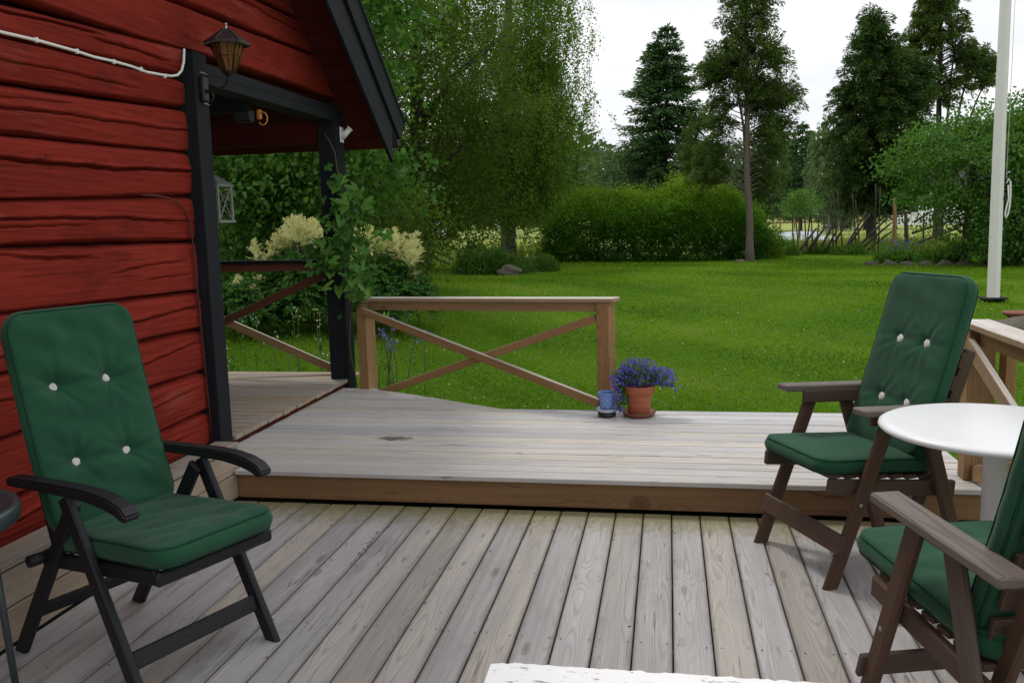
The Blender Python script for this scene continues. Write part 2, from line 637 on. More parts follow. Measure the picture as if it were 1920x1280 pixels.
# ------------------------------------------------------------------ materials
M = {}
M["deck"] = wood("weathered_deck", (0.405, 0.390, 0.388), (0.20, 0.188, 0.183), (0.085, 0.07, 0.06), tone=(0.41, 0.372, 0.325),
                 ring=0.0055, contrast=0.38, rough=0.62, moss=(4.20, 4.62, (0.17, 0.155, 0.03)), knot_amt=0.36, bump=0.3, edge=0.066)
M["deck2"] = wood("weathered_upper_deck", (0.53, 0.52, 0.522), (0.28, 0.268, 0.263), (0.10, 0.085, 0.07), tone=(0.52, 0.465, 0.39),
                  ring=0.009, contrast=0.4, rough=0.5, knot_amt=0.45, tonemix=0.7, stain=[(-1.81, 5.47, 0.13, 0.07, 0.85), (-1.35, 5.33, 0.12, 0.03, 0.3)])
M["porch_deck"] = wood("porch_floor_wood", (0.33, 0.29, 0.25), (0.17, 0.14, 0.11), (0.08, 0.06, 0.05), tone=(0.36, 0.27, 0.18), contrast=0.5)
M["fascia"] = wood("brown_fascia_wood", (0.27, 0.15, 0.07), (0.15, 0.078, 0.036), (0.055, 0.03, 0.016), tone=(0.23, 0.15, 0.09), ring=0.011,
                   contrast=0.5, knot_amt=0.55)
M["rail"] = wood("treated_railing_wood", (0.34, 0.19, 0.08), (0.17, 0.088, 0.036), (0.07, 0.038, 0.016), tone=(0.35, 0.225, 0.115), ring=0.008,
                 contrast=0.55, knot_amt=0.35, pale_top=(0.54, 0.50, 0.46))
M["railtop"] = wood("pale_top_rail_wood", (0.36, 0.24, 0.14), (0.20, 0.12, 0.07), (0.09, 0.06, 0.04), tone=(0.36, 0.25, 0.15), ring=0.009, pale_top=(0.58, 0.55, 0.52))
M["curb"] = wood("grey_tan_curb_wood", (0.36, 0.28, 0.20), (0.19, 0.13, 0.08), (0.07, 0.045, 0.03), tone=(0.34, 0.31, 0.27), ring=0.009)
M["teak"] = wood("dark_oiled_hardwood", (0.095, 0.050, 0.030), (0.040, 0.022, 0.015), (0.03, 0.02, 0.015), tone=(0.08, 0.058, 0.046), ring=0.006,
                 contrast=0.5, rough=0.6, knot_amt=0.05)
M["teak_grey"] = wood("weathered_hardwood_top", (0.16, 0.135, 0.12), (0.07, 0.055, 0.048), (0.04, 0.03, 0.025), tone=(0.15, 0.12, 0.10), ring=0.006,
                      contrast=0.7, rough=0.55, knot_amt=0.05, bump=0.5)
M["black_chair"] = paint("black_painted_chair", (0.006, 0.0065, 0.009), (0.013, 0.014, 0.018), 0.55, 0.25, 1.5, wear=((0.22, 0.2, 0.19), 0.70, 0.7), spec=0.4)
M["red"] = paint("falu_red_paint", (0.16, 0.0165, 0.0105), (0.275, 0.031, 0.0195), 0.9, 0.38, 0.9, spec=0.10, fibre=80.0, cracks=True)
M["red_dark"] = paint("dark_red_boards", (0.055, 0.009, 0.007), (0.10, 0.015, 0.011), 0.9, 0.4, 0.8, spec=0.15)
M["black"] = paint("black_house_paint", (0.008, 0.009, 0.012), (0.017, 0.019, 0.024), 0.75, 0.4, 1.0, spec=0.18)
M["white_flaked"] = paint("flaking_white_paint", (0.86, 0.86, 0.86), (0.92, 0.92, 0.92), 0.5, 0.3, 1.4, wear=((0.16, 0.14, 0.13), 0.615, 0.9))
M["white"] = plain("white_enamel", (0.82, 0.84, 0.86), 0.35, 0, 0.04, 8.0)
M["pole_white"] = plain("white_flagpole_paint", (0.80, 0.79, 0.76), 0.45, 0, 0.06, 4.0)
M["dark_metal"] = plain("dark_metal", (0.03, 0.03, 0.032), 0.4, 0.6, 0.2, 30.0)
M["lamp_metal"] = plain("aged_brown_lamp_metal", (0.028, 0.018, 0.016), 0.45, 0.3, 0.3, 60.0, 0.2)
M["amber"] = plain("amber_hammered_glass", (0.26, 0.095, 0.008), 0.12, 0, 0.5, 70.0, 0.6, Transmission_Weight=0.35)
M["cable_white"] = plain("white_cable_sheath", (0.80, 0.78, 0.75), 0.5, 0, 0.05)
M["terracotta"] = plain("terracotta", (0.36, 0.105, 0.05), 0.75, 0, 0.18, 25.0, 0.1)
M["terracotta_dark"] = plain("damp_terracotta", (0.20, 0.075, 0.045), 0.7, 0, 0.25, 25.0, 0.1)
M["soil"] = plain("potting_soil", (0.05, 0.028, 0.02), 0.95, 0, 0.5, 90.0, 0.8)
M["blue_glaze"] = plain("blue_glaze", (0.14, 0.25, 0.58), 0.25, 0, 0.15, 40.0)
M["pale_glaze"] = plain("pale_blue_glaze", (0.50, 0.53, 0.60), 0.3, 0, 0.15, 40.0)
M["dot_white"] = plain("white_dot_glaze", (0.7, 0.74, 0.85), 0.3)
M["black_dish"] = plain("black_plastic_dish", (0.02, 0.018, 0.015), 0.5)
M["tabletop_dark"] = plain("dark_table_rim", (0.05, 0.065, 0.07), 0.35, 0.2)
M["steel"] = plain("dull_steel", (0.4, 0.4, 0.42), 0.35, 0.9, 0.1)
M["orange"] = plain("orange_plastic", (0.55, 0.22, 0.03), 0.5)
M["grey_box"] = plain("grey_lantern_paint", (0.36, 0.37, 0.36), 0.6, 0, 0.15)
M["roof"] = plain("dark_roofing", (0.03, 0.03, 0.034), 0.8, 0, 0.3, 15.0, 0.3)
M["stone"] = plain("grey_lichen_stone", (0.095, 0.085, 0.065), 0.9, 0, 0.5, 6.0, 0.8)
M["rust_red_cable"] = plain("red_painted_cable", (0.075, 0.009, 0.007), 0.6)
M["bark"] = plain("grey_brown_bark", (0.14, 0.115, 0.095), 0.95, 0, 0.6, 14.0, 1.0)
M["bark_dark"] = plain("dark_bark", (0.055, 0.045, 0.038), 0.95, 0, 0.6, 14.0, 1.0)
M["stem"] = plain("green_brown_stem", (0.10, 0.10, 0.04), 0.7, 0, 0.3)
M["fence_old"] = plain("old_grey_fence_pole", (0.06, 0.05, 0.038), 0.9, 0, 0.5, 20.0, 0.6)
M["fence_brown"] = plain("brown_fence_post", (0.30, 0.17, 0.07), 0.85, 0, 0.4, 20.0, 0.6)


def birch_bark():
    g = NG("birch_bark")
    tc = g.n("ShaderNodeTexCoord").outputs["Object"]
    x, y, z = g.sep(tc)
    f, _ = g.noise(g.comb(g.math("MULTIPLY", x, 4), g.math("MULTIPLY", y, 4), g.math("MULTIPLY", z, 14)), 1.0, 4.0, 0.65)
    c = g.mix(g.rng(f, 0.5, 0.62), (0.20, 0.185, 0.165), (0.03, 0.027, 0.023))
    return g.finish(bsdf(g, c, 0.8, g.bump(f, 0.4, 0.02)))


M["birch_bark"] = birch_bark()


def fabric():
    g = NG("green_cushion_cloth")
    tc = g.n("ShaderNodeTexCoord").outputs["Object"]
    x, y, z = g.sep(tc)
    f, _ = g.noise(tc, 5.0, 4.0, 0.6)
    w1 = g.math("SINE", g.math("MULTIPLY", x, 2600.0))
    w2 = g.math("SINE", g.math("MULTIPLY", y, 2600.0))
    wv = g.math("MULTIPLY", w1, w2)
    fine, _ = g.noise(tc, 160.0, 2.0, 0.6)
    c = g.mix(g.rng(f, 0.3, 0.75), (0.014, 0.068, 0.033), (0.020, 0.086, 0.043))
    k = g.math("ADD", 0.78, g.math("MULTIPLY", fine, 0.44))
    c = g.mix(1.0, c, g.comb(k, k, k), "MULTIPLY")
    wr, _ = g.noise(g.comb(g.math("MULTIPLY", x, 10.0), g.math("MULTIPLY", y, 26.0), z), 1.0, 3.0, 0.5)
    h = g.math("ADD", g.math("MULTIPLY", wv, 0.12), g.math("ADD", g.math("MULTIPLY", fine, 0.3), g.math("MULTIPLY", wr, 1.3)))
    b = bsdf(g, c, 0.85, g.bump(h, 0.22, 0.006), 0.15, Sheen_Weight=0.12, Sheen_Roughness=0.5)
    return g.finish(b)


M["fabric"] = fabric()
M["piping"] = plain("dark_green_piping", (0.010, 0.050, 0.028), 0.8, 0, 0.2, 200.0, spec=0.2)
M["tuft"] = plain("off_white_tuft", (0.92, 0.89, 0.85), 0.95, 0, 0.3, 300.0, 0.8, spec=0.1)

M["leaf_maple"] = leafmat("broad_leaves", [(0.038, 0.105, 0.022), (0.075, 0.185, 0.032), (0.155, 0.29, 0.05)], 0.42, 0.5, 0.22)
M["leaf_dark"] = leafmat("dark_olive_leaves", [(0.048, 0.085, 0.014), (0.085, 0.14, 0.022), (0.13, 0.20, 0.032)], 0.42, 0.6, 0.12)
M["leaf_birch"] = leafmat("birch_leaves", [(0.072, 0.140, 0.020), (0.13, 0.23, 0.030), (0.22, 0.33, 0.05)], 0.5, 0.55, 0.15)
M["leaf_spruce"] = leafmat("spruce_needles", [(0.016, 0.050, 0.018), (0.034, 0.095, 0.028), (0.08, 0.165, 0.04)], 0.18)
M["leaf_juniper"] = leafmat("juniper_sprays", [(0.036, 0.068, 0.016), (0.076, 0.130, 0.025), (0.145, 0.20, 0.038)], 0.32)
M["leaf_cypress"] = leafmat("cypress_sprays", [(0.024, 0.054, 0.013), (0.050, 0.102, 0.021), (0.10, 0.16, 0.032)], 0.25)
M["leaf_lilac"] = leafmat("lilac_leaves", [(0.040, 0.110, 0.022), (0.078, 0.185, 0.032), (0.16, 0.31, 0.06)], 0.42, 0.5, 0.22)
M["leaf_hedge"] = leafmat("hedge_leaves", [(0.020, 0.066, 0.012), (0.058, 0.170, 0.016), (0.19, 0.37, 0.028), (0.32, 0.19, 0.07)], 0.42, 0.6, 0.12)
M["leaf_fresh"] = leafmat("fresh_green_leaves", [(0.047, 0.115, 0.024), (0.081, 0.189, 0.035), (0.149, 0.270, 0.054)], 0.4)
M["leaf_arun"] = leafmat("goatsbeard_leaves", [(0.034, 0.105, 0.026), (0.060, 0.17, 0.036), (0.12, 0.26, 0.055)], 0.42)
M["plume"] = leafmat("cream_plumes", [(0.62, 0.57, 0.33), (0.80, 0.76, 0.50), (0.88, 0.85, 0.64)], 0.35, 0.8, 0.1)
M["hop"] = leafmat("hop_leaves", [(0.045, 0.135, 0.03), (0.10, 0.25, 0.05), (0.19, 0.37, 0.08)], 0.5, 0.5, 0.25)
M["lobelia"] = leafmat("lobelia_petals", [(0.085, 0.065, 0.45), (0.15, 0.11, 0.68), (0.30, 0.25, 0.82)], 0.3, 0.6, 0.15)
M["bell"] = leafmat("blue_bell_petals", [(0.10, 0.12, 0.48), (0.22, 0.22, 0.62)], 0.3, 0.6, 0.2)
M["white_petal"] = leafmat("white_petals", [(0.55, 0.58, 0.5), (0.8, 0.82, 0.78)], 0.3, 0.7, 0.2)
M["grass"] = leafmat("lawn_blades", [(0.044, 0.108, 0.005), (0.112, 0.235, 0.009), (0.19, 0.33, 0.018), (0.33, 0.33, 0.09)], 0.4, 0.7, 0.06)
M["meadow"] = leafmat("meadow_blades", [(0.13, 0.20, 0.035), (0.22, 0.29, 0.06), (0.36, 0.36, 0.13)], 0.4, 0.7, 0.06)
M["far_leaf"] = leafmat("far_foliage", [(0.048, 0.088, 0.045), (0.080, 0.136, 0.064), (0.120, 0.192, 0.088)], 0.3)
M["pale_leaf"] = leafmat("grey_green_birch_leaves", [(0.072, 0.120, 0.060), (0.108, 0.168, 0.078), (0.156, 0.228, 0.102)], 0.4)


def ground_mat():
    g = NG("lawn_and_meadow")
    pos = g.n("ShaderNodeNewGeometry").outputs["Position"]
    x, y, z = g.sep(pos)
    n1, _ = g.noise(pos, 0.55, 5.0, 0.6)
    n2, _ = g.noise(pos, 9.0, 5.0, 0.7)
    n3, _ = g.noise(pos, 60.0, 3.0, 0.7)
    c = g.mix(g.rng(n1, 0.35, 0.7), (0.046, 0.115, 0.006), (0.088, 0.175, 0.010))
    c = g.mix(g.math("MULTIPLY", g.rng(n2, 0.5, 0.75), 0.55), c, (0.10, 0.115, 0.03))
    k = g.math("ADD", 0.5, n3)
    c = g.mix(1.0, c, g.comb(k, k, k), "MULTIPLY")
    md = g.mix(g.rng(n1, 0.35, 0.65), (0.34, 0.36, 0.11), (0.24, 0.31, 0.085))
    edge = g.math("ADD", y, g.math("MULTIPLY", g.math("SUBTRACT", n1, 0.5), 3.0))
    c = g.mix(g.rng(edge, 27.0, 29.0), c, md)
    # dry brown patches under the trees on the left
    dl = g.math("MULTIPLY", g.rng(x, -3.6, -6.0), g.math("MULTIPLY", g.rng(y, 15.5, 18.5), g.rng(y, 27, 24)))
    c = g.mix(g.math("MULTIPLY", dl, g.rng(n2, 0.35, 0.6)), c, (0.10, 0.08, 0.035))
    # bare dark soil under the decks
    c = g.mix(g.math("MULTIPLY", g.rng(y, 6.45, 6.30), g.math("MULTIPLY", g.rng(x, -3.4, -3.3), g.rng(x, 1.8, 1.7))), c, (0.018, 0.014, 0.010))
    return g.finish(bsdf(g, c, 0.95, g.bump(n3, 0.6, 0.03), 0.1))


M["ground"] = ground_mat()


# ------------------------------------------------------------------ ground
def gz(x, y):
    x, y = np.asarray(x, float), np.asarray(y, float)
    ye = 17.5 - 3.5 * sm(x / 4.3)
    t = sm((y - 6.3) / (ye - 6.3))
    return -0.12 + 0.55 * t + 0.025 * np.sin(x * 0.9 + 1) * np.sin(y * 0.7) * sm((y - 7) / 4) * sm((34 - y) / 6)


xs = np.concatenate([np.linspace(-1500, -60, 8), np.linspace(-40, -14, 10), np.linspace(-12, 12, 61), np.linspace(14, 40, 10), np.linspace(60, 1500, 8)])
ys = np.concatenate([np.linspace(-300, -8, 6), np.linspace(-4, 34, 96), np.linspace(38, 100, 16), np.linspace(140, 2500, 10)])
GX, GY = np.meshgrid(xs, ys)
V = np.stack([GX, GY, gz(GX, GY)], -1).reshape(-1, 3)
nx_ = len(xs)
F = [(j * nx_ + i, j * nx_ + i + 1, (j + 1) * nx_ + i + 1, (j + 1) * nx_ + i) for j in range(len(ys) - 1) for i in range(nx_ - 1)]
tag(obj("ground", np_mesh("ground", V, F, smooth=True), M["ground"]), kind="structure")


# ------------------------------------------------------------------ decks
def structure(name, loc=(0, 0, 0)):
    o = bpy.data.objects.new(name, None)
    o.location = loc
    C.objects.link(o)
    o["kind"] = "structure"
    return o


lower = structure("lower_deck")
k0, k1 = -16, 12
LB = 4.635 + 0.9
for k in range(k0, k1):
    xc = -0.134 + 0.15 * k + 0.075
    dz = random.uniform(-0.0012, 0.0012)
    wv = random.choice((0.1425, 0.1435, 0.1445))
    xl, xr = xc - wv / 2, xc + wv / 2
    if xl < -2.536:
        continue
    me = box_mesh(wv, LB, 0.028, 0.004, M["deck"])
    obj("deck_board", me, M["deck"], lower, Matrix.Translation((xc, (4.635 - 0.9) / 2 + random.uniform(-0.004, 0.004), -0.014 + dz)))
for yj in (4.5, 3.77, 3.16, 2.55, 1.94, 1.33, 0.72):
    beam("deck_joist", (-2.53, yj, -0.09), (1.67, yj, -0.09), 0.045, 0.12, M["fascia"], lower)
sb = Buf()
for yj in (3.77, 3.16, 2.55, 1.94):
    for k in range(k0, k1):
        xc = -0.134 + 0.15 * k + 0.075
        if xc < -2.5:
            continue
        for s in (-0.05, 0.052):
            cx, cy = xc + s + random.uniform(-0.006, 0.006), yj + random.uniform(-0.012, 0.012)
            a = np.linspace(0, 2 * PI, 7)[:-1]
            sb.add([(cx + 0.0038 * math.cos(t), cy + 0.0038 * math.sin(t), 0.0022) for t in a], [tuple(range(6))])
so = sb.done("deck_screw", M["dark_metal"], lower, False)
so["kind"] = "stuff"

upper = structure("upper_deck")
Z2 = 0.18


def diag_x(y):            # oblique joint between the main boards and the back boards
    return -2.55 + (7.2 - y) / 0.60


def poly_board(name, pts, z, t, mat, parent):
    """Board from a plan outline; local Y along world X so that the grain runs along the board."""
    cx = sum(p[0] for p in pts) / len(pts)
    cy = sum(p[1] for p in pts) / len(pts)
    m = Matrix.Translation((cx, cy, z)) @ Matrix.Rotation(-PI / 2, 4, "Z")
    mi = m.inverted()
    bm = bmesh.new()
    vs = []
    for p in pts:
        q = mi @ Vector((p[0], p[1], z))
        vs.append(bm.verts.new((q.x, q.y, 0)))
    f = bm.faces.new(vs)
    if f.normal.z < 0:
        f.normal_flip()
    r = bmesh.ops.extrude_face_region(bm, geom=[f])
    for v in r["geom"]:
        if isinstance(v, bmesh.types.BMVert):
            v.co.z = -t
    bmesh.ops.recalc_face_normals(bm, faces=bm.faces)
    bmesh.ops.bevel(bm, geom=bm.edges[:], offset=0.0035, segments=1, affect="EDGES")
    me = bpy.data.meshes.new(name)
    bm.to_mesh(me)
    bm.free()
    return obj(name, me, mat, parent, m)


XR2 = 1.63
y = 4.645
row = 0
while y < 7.19:
    w = 0.1205
    ya, yb = y, y + w
    xl = -2.535 if ya < 4.72 else -2.835
    if yb > 7.2:
        yb = 7.2
    xa, xb = diag_x(ya), diag_x(yb)
    tilt = -0.047 * 0
    z = Z2 + random.uniform(-0.001, 0.001)
    if xa >= 0.15:
        poly_board("deck_board", [(xl, ya), (XR2, ya), (XR2, yb), (xl, yb)], z, 0.028, M["deck2"], upper)
    else:
        poly_board("deck_board", [(xl, ya), (xa, ya), (xb, yb), (xl, yb)], z, 0.028, M["deck2"], upper)
        if yb < 6.47:
            poly_board("deck_board", [(xa + 0.003, ya), (XR2, ya), (XR2, yb), (xb + 0.003, yb)], z - 0.006, 0.028, M["deck2"], upper)
    y += w + 0.0085
    row += 1
beam("fascia_board", (-2.535, 4.706, 0.078), (1.62, 4.706, 0.078), 0.045, 0.146, M["fascia"], upper)
beam("back_fascia", (-1.2, 6.43, 0.06), (1.62, 6.43, 0.06), 0.045, 0.16, M["fascia"], upper)
beam("diagonal_joist", (-2.6, 7.12, 0.06), (-1.2, 6.36, 0.06), 0.045, 0.16, M["fascia"], upper)
beam("side_fascia", (1.60, 4.72, 0.06), (1.60, 6.40, 0.06), 0.045, 0.16, M["fascia"], upper)

# wooden curb along the wall
curb = thing("wooden_curb", "grey brown boxed timber curb running along the foot of the red log wall", "curb", (-2.61, 2.0, 0))
beam("top_board", (0, -2.9, 0.321), (0, 2.72, 0.321), 0.15, 0.028, M["curb"], curb)
beam("side_board", (0.052, -2.9, 0.225), (0.052, 2.70, 0.225), 0.028, 0.142, M["curb"], curb)
beam("side_board", (0.056, -2.9, 0.077), (0.056, 2.70, 0.077), 0.028, 0.142, M["curb"], curb)
beam("end_board", (-0.07, 2.712, 0.16), (0.067, 2.712, 0.16), 0.024, 0.288, M["curb"], curb)

# porch floor
porch = structure("porch_floor")
y = 5.20
while y < 7.58:
    w = 0.112
    beam("floor_board", (-5.2, y + w / 2, 0.231), (-2.808 + random.uniform(-0.006, 0.006), y + w / 2, 0.231), w, 0.028, M["porch_deck"], porch)
    y += w + 0.010
beam("riser_board", (-2.845, 5.16, 0.198), (-2.845, 7.265, 0.198), 0.022, 0.036, M["red_dark"], porch)

# ------------------------------------------------------------------ house
house = thing("log_house", "red painted log house gable wall with black corner posts and open porch", "house", (-2.88, 5.0, 0))
HO = Vector((-2.88, 5.0, 0))


def soffit_z(y):
    return 2.372 + (7.901 - y) * 0.758


def soffit_y(z):
    return 7.901 - (z - 2.372) / 0.758


def log_mesh(za, zb, y0, y1, seed, cracks, clip=False, fine=True):
    """Hewn log: za, zb = (z at y=3.45, z at y=4.95) of its lower and upper seam; rounded edges, dents and drying cracks."""
    rng = np.random.default_rng(seed)
    nu, nv = (200, 62) if fine else (40, 12)
    u = np.linspace(0, 1, nu)
    v = np.linspace(0, 1, nv)
    U, W_ = np.meshgrid(u, v, indexing="ij")
    Yl = y0 + U * (y1 - y0)
    ph = rng.random(8) * 6.28

    def wob(yv, k):
        return 0.008 * np.sin(yv * 1.1 + ph[k]) + 0.002 * np.sin(yv * 4.3 + ph[k + 1]) + 0.0015 * np.sin(yv * 17 + ph[k + 2])
    lo = za[0] + (za[1] - za[0]) * (Yl - 3.45) / 1.5
    hi = zb[0] + (zb[1] - zb[0]) * (Yl - 3.45) / 1.5
    lo = lo + wob(Yl, 0) * 0.8
    hi = hi + wob(Yl, 3) * 0.8
    Z = lo + (hi - lo) * W_
    if clip:
        ym = soffit_y(Z) - 0.02
        Yl = np.minimum(Yl, ym)
    H = np.maximum(hi - lo, 0.05)
    e = np.minimum(W_, 1 - W_) * H
    xo = -0.060 * (1 - np.clip(e / (0.020 + 0.010 * np.sin(Yl * 2.1 + ph[6]) + 0.016 * (W_ > 0.5)), 0, 1)) ** 2.0
    xo += 0.010 * np.sin(PI * W_)
    # dents and hewing
    for i in range(14):
        f1, f2 = rng.uniform(1.0, 5.5), rng.uniform(6, 40)
        xo += 0.00035 * np.sin(Yl * f1 * 0.6 + ph[i % 8] + Z * f2 * 0.8)
    for i in range(30):
        f1, f2 = rng.uniform(8, 30), rng.uniform(60, 260)
        xo += 0.00013 * np.sin(Yl * f1 * 0.35 + 6.28 * rng.random() + Z * f2)
    for i in range(5):
        yc, zc = rng.uniform(y0, y1), rng.uniform(0.25, 0.75)
        d2 = ((Yl - yc) / 0.07) ** 2 + ((W_ - zc) * H / 0.03) ** 2
        xo += rng.choice([-1, 1]) * 0.006 * np.exp(-d2)
    for (cy0, cy1, w0, w1, dep, wid) in cracks:
        s = (Yl - cy0) / (cy1 - cy0)
        cz = w0 + (w1 - w0) * s + 0.020 * np.sin(Yl * 4 + ph[1]) + 0.012 * np.sin(Yl * 11 + ph[2]) + 0.008 * np.sin(Yl * 37 + ph[3])
        taper = np.clip(np.minimum(s, 1 - s) * 6, 0, 1)
        dd = np.abs((W_ - cz) * H)
        wid = wid * 0.68
        xo -= dep * taper * np.clip(1 - dd / (wid * (0.4 + 0.6 * taper) + 1e-6), 0, 1)
        xo += 0.25 * dep * taper * np.exp(-(((W_ - cz) * H - 0.018) / 0.010) ** 2)
    Vv = np.stack([xo, Yl, Z], -1).reshape(-1, 3)
    F = []
    idx = np.arange(nu * nv).reshape(nu, nv)
    F = np.stack([idx[:-1, :-1], idx[1:, :-1], idx[1:, 1:], idx[:-1, 1:]], -1).reshape(-1, 4)
    # back of the log, so that it is a solid
    n0 = len(Vv)
    back = np.stack([np.full((nu, 2), -0.16), Yl[:, [0, -1]], Z[:, [0, -1]]], -1).reshape(-1, 3)
    bi = n0 + np.arange(nu * 2).reshape(nu, 2)
    F2 = np.stack([bi[:-1, 1], bi[1:, 1], bi[1:, 0], bi[:-1, 0]], -1)
    F3 = np.stack([bi[:-1, 0], bi[1:, 0], idx[1:, 0], idx[:-1, 0]], -1)
    F4 = np.stack([idx[:-1, -1], idx[1:, -1], bi[1:, 1], bi[:-1, 1]], -1)
    return np.concatenate([Vv, back]), np.concatenate([F, F2, F3, F4])


seams = [(0.22, 0.237), (0.44, 0.46), (0.71, 0.72), (0.985, 0.982), (1.255, 1.229), (1.545, 1.53), (1.754, 1.808),
         (2.03, 2.072), (2.265, 2.32), (2.46, 2.504), (2.60, 2.695)]
crk = {0: [(1, 4.9, 0.4, 0.6, 0.03, 0.012)],
       1: [(3.6, 5.0, 0.45, 0.7, 0.03, 0.012), (1, 3, 0.5, 0.4, 0.03, 0.01)],
       2: [(3.9, 5.0, 0.35, 0.75, 0.035, 0.009), (2.5, 4.0, 0.7, 0.5, 0.02, 0.01)],
       3: [(4.0, 5.05, 0.45, 0.6, 0.035, 0.013), (3.2, 4.2, 0.25, 0.3, 0.02, 0.009)],
       4: [(4.1, 4.9, 0.50, 0.62, 0.02, 0.010), (4.4, 4.95, 0.28, 0.34, 0.018, 0.009), (2.9, 4.1, 0.93, 0.78, 0.03, 0.016)],
       5: [(2.6, 5.1, 0.66, 0.42, 0.035, 0.012), (3.3, 4.0, 0.42, 0.38, 0.02, 0.008)],
       6: [(3.2, 5.2, 0.60, 0.52, 0.05, 0.016)],
       7: [(2.6, 5.3, 0.52, 0.50, 0.03, 0.010), (3.3, 4.0, 0.72, 0.75, 0.016, 0.008)],
       8: [(3.2, 4.6, 0.5, 0.35, 0.02, 0.009)],
       9: [(3.3, 4.3, 0.75, 0.7, 0.03, 0.011), (4.1, 4.9, 0.55, 0.4, 0.03, 0.010)]}
for i in range(len(seams) - 1):
    Vv, Ff = log_mesh(seams[i], seams[i + 1], -1.5, 5.0, 40 + i, crk.get(i, []))
    Vv[:, 1] -= 5.0
    obj("log", np_mesh("log", Vv, Ff, smooth=True), M["red"], house)
up = [(2.60, 2.665), (2.85, 2.945), (3.12, 3.20), (3.40, 3.46), (3.68, 3.72), (3.96, 4.0), (4.24, 4.28), (4.55, 4.6), (4.9, 4.95), (5.3, 5.3), (5.8, 5.8), (6.3, 6.3)]
ucr = {0: [(3.0, 4.4, 0.5, 0.6, 0.015, 0.007)], 1: [(5.4, 7.0, 0.75, 0.55, 0.03, 0.010), (3.5, 5, 0.4, 0.5, 0.02, 0.01)], 2: [(4.6, 6.2, 0.4, 0.5, 0.03, 0.01)]}
for i in range(len(up) - 1):
    a, b_ = up[i], up[i + 1]
    if i < 3:          # long logs over the porch stay level towards the eave
        a, b_ = (a[0] + 0.02, a[1] - 0.0), (b_[0] + 0.03, b_[1])
    ye = min(7.45, soffit_y(a[1]) - 0.02)
    y0_ = max(-1.5, 2.0 - (ye - 2.0))
    Vv, Ff = log_mesh((a[1] - (a[1] - a[0]) * 0.6, a[1]), (b_[1] - (b_[1] - b_[0]) * 0.6, b_[1]), y0_, ye, 70 + i, ucr.get(i, []), True, i < 3)
    Vv[:, 1] -= 5.0
    Vv[:, 0] += 0.012 if i == 0 else 0.0
    obj("log", np_mesh("log", Vv, Ff, smooth=True), M["red"], house)


def hb(name, p0, p1, w, t, mat, up=(0, 0, 1), **k):
    return beam(name, Vector(p0) - HO, Vector(p1) - HO, w, t, mat, house, up, **k)


# backing boards behind the logs, so that no light comes through the joints
hb("wall_backing", (-3.00, -1.48, 1.45), (-3.00, 4.97, 1.45), 0.03, 2.44, M["red_dark"])
for i in range(5):
    zc_ = 2.80 + 0.30 * i
    ye_ = min(7.4, soffit_y(zc_ + 0.16) - 0.05)
    hb("wall_backing", (-3.00, -1.48, zc_), (-3.00, ye_, zc_), 0.03, 0.30, M["red_dark"])
hb("wall_backing", (-3.02, 5.008, 0.2), (-3.02, 5.008, 2.65), 0.045, 0.105, M["red_dark"], up=(1, 0, 0))
# black corner post beside the wall, far porch post, lintel
hb("corner_post", (-2.885, 5.068, 0.165), (-2.885, 5.068, 2.655), 0.155, 0.17, M["black"], up=(1, 0, 0), b=0.004)
hb("porch_post", (-2.885, 7.36, 0.10), (-2.885, 7.36, 2.50), 0.175, 0.17, M["black"], up=(1, 0, 0), b=0.004)
hb("lintel", (-2.885, 5.146, 2.515), (-2.885, 7.45, 2.515), 0.165, 0.062, M["black"])
hb("lintel_strip", (-2.897, 5.146, 2.582), (-2.897, 7.45, 2.582), 0.165, 0.066, M["black"])
# inner porch: house corner wall, cross beam, rear wall
for i in range(9):
    hb("porch_wall_log", (-3.06, 5.0, 0.38 + 0.27 * i), (-5.4, 5.0, 0.38 + 0.27 * i), 0.16, 0.262, M["red_dark"], b=0.03)
hb("porch_beam", (-2.97, 6.0, 2.50), (-5.4, 6.0, 2.50), 0.10, 0.15, M["black"])
hb("eave_plate", (-2.975, 7.38, 2.40), (-9.0, 7.38, 2.40), 0.16, 0.17, M["red_dark"])
for i in range(9):
    hb("porch_rear_log", (-5.5, 5.1, 0.38 + 0.27 * i), (-5.5, 7.45, 0.38 + 0.27 * i), 0.16, 0.262, M["red_dark"], b=0.03)

# roof: soffit boards, slab, barge boards
slope = math.atan(0.758)
rd = Vector((0, -math.cos(slope), math.sin(slope)))     # up the roof
rn = Vector((0, math.sin(slope), math.cos(slope)))      # roof normal
eave = Vector((0, 8.0, soffit_z(8.0)))
Lr = (8.0 - 2.0) / math.cos(slope)
nb = 44
for i in range(nb):
    a0 = eave + rd * (Lr * (i + 0.5) / nb) + rn * 0.012
    hb("soffit_board", (-2.50, a0.y, a0.z), (-9.0, a0.y, a0.z), Lr / nb - 0.004, 0.022, M["red_dark"], up=tuple(rn))
s0 = eave + rd * (Lr / 2) + rn * 0.075
me = box_mesh(6.62, Lr + 0.02, 0.10, 0.004, M["roof"])
fr = Matrix((Vector((1, 0, 0)), -rd, rn)).transposed().to_4x4()
fr.translation = Vector((-5.79, s0.y, s0.z)) - HO
obj("roof", me, M["roof"], house, fr)
fr2 = Matrix((Vector((1, 0, 0)), Vector((0, math.cos(slope), math.sin(slope))), Vector((0, -math.sin(slope), math.cos(slope))))).transposed().to_4x4()
fr2.translation = Vector((-5.79, 2.0 - (s0.y - 2.0) - 0.1, s0.z)) - HO
obj("roof", box_mesh(6.62, Lr + 0.02, 0.10, 0.004, M["roof"]), M["roof"], house, fr2)
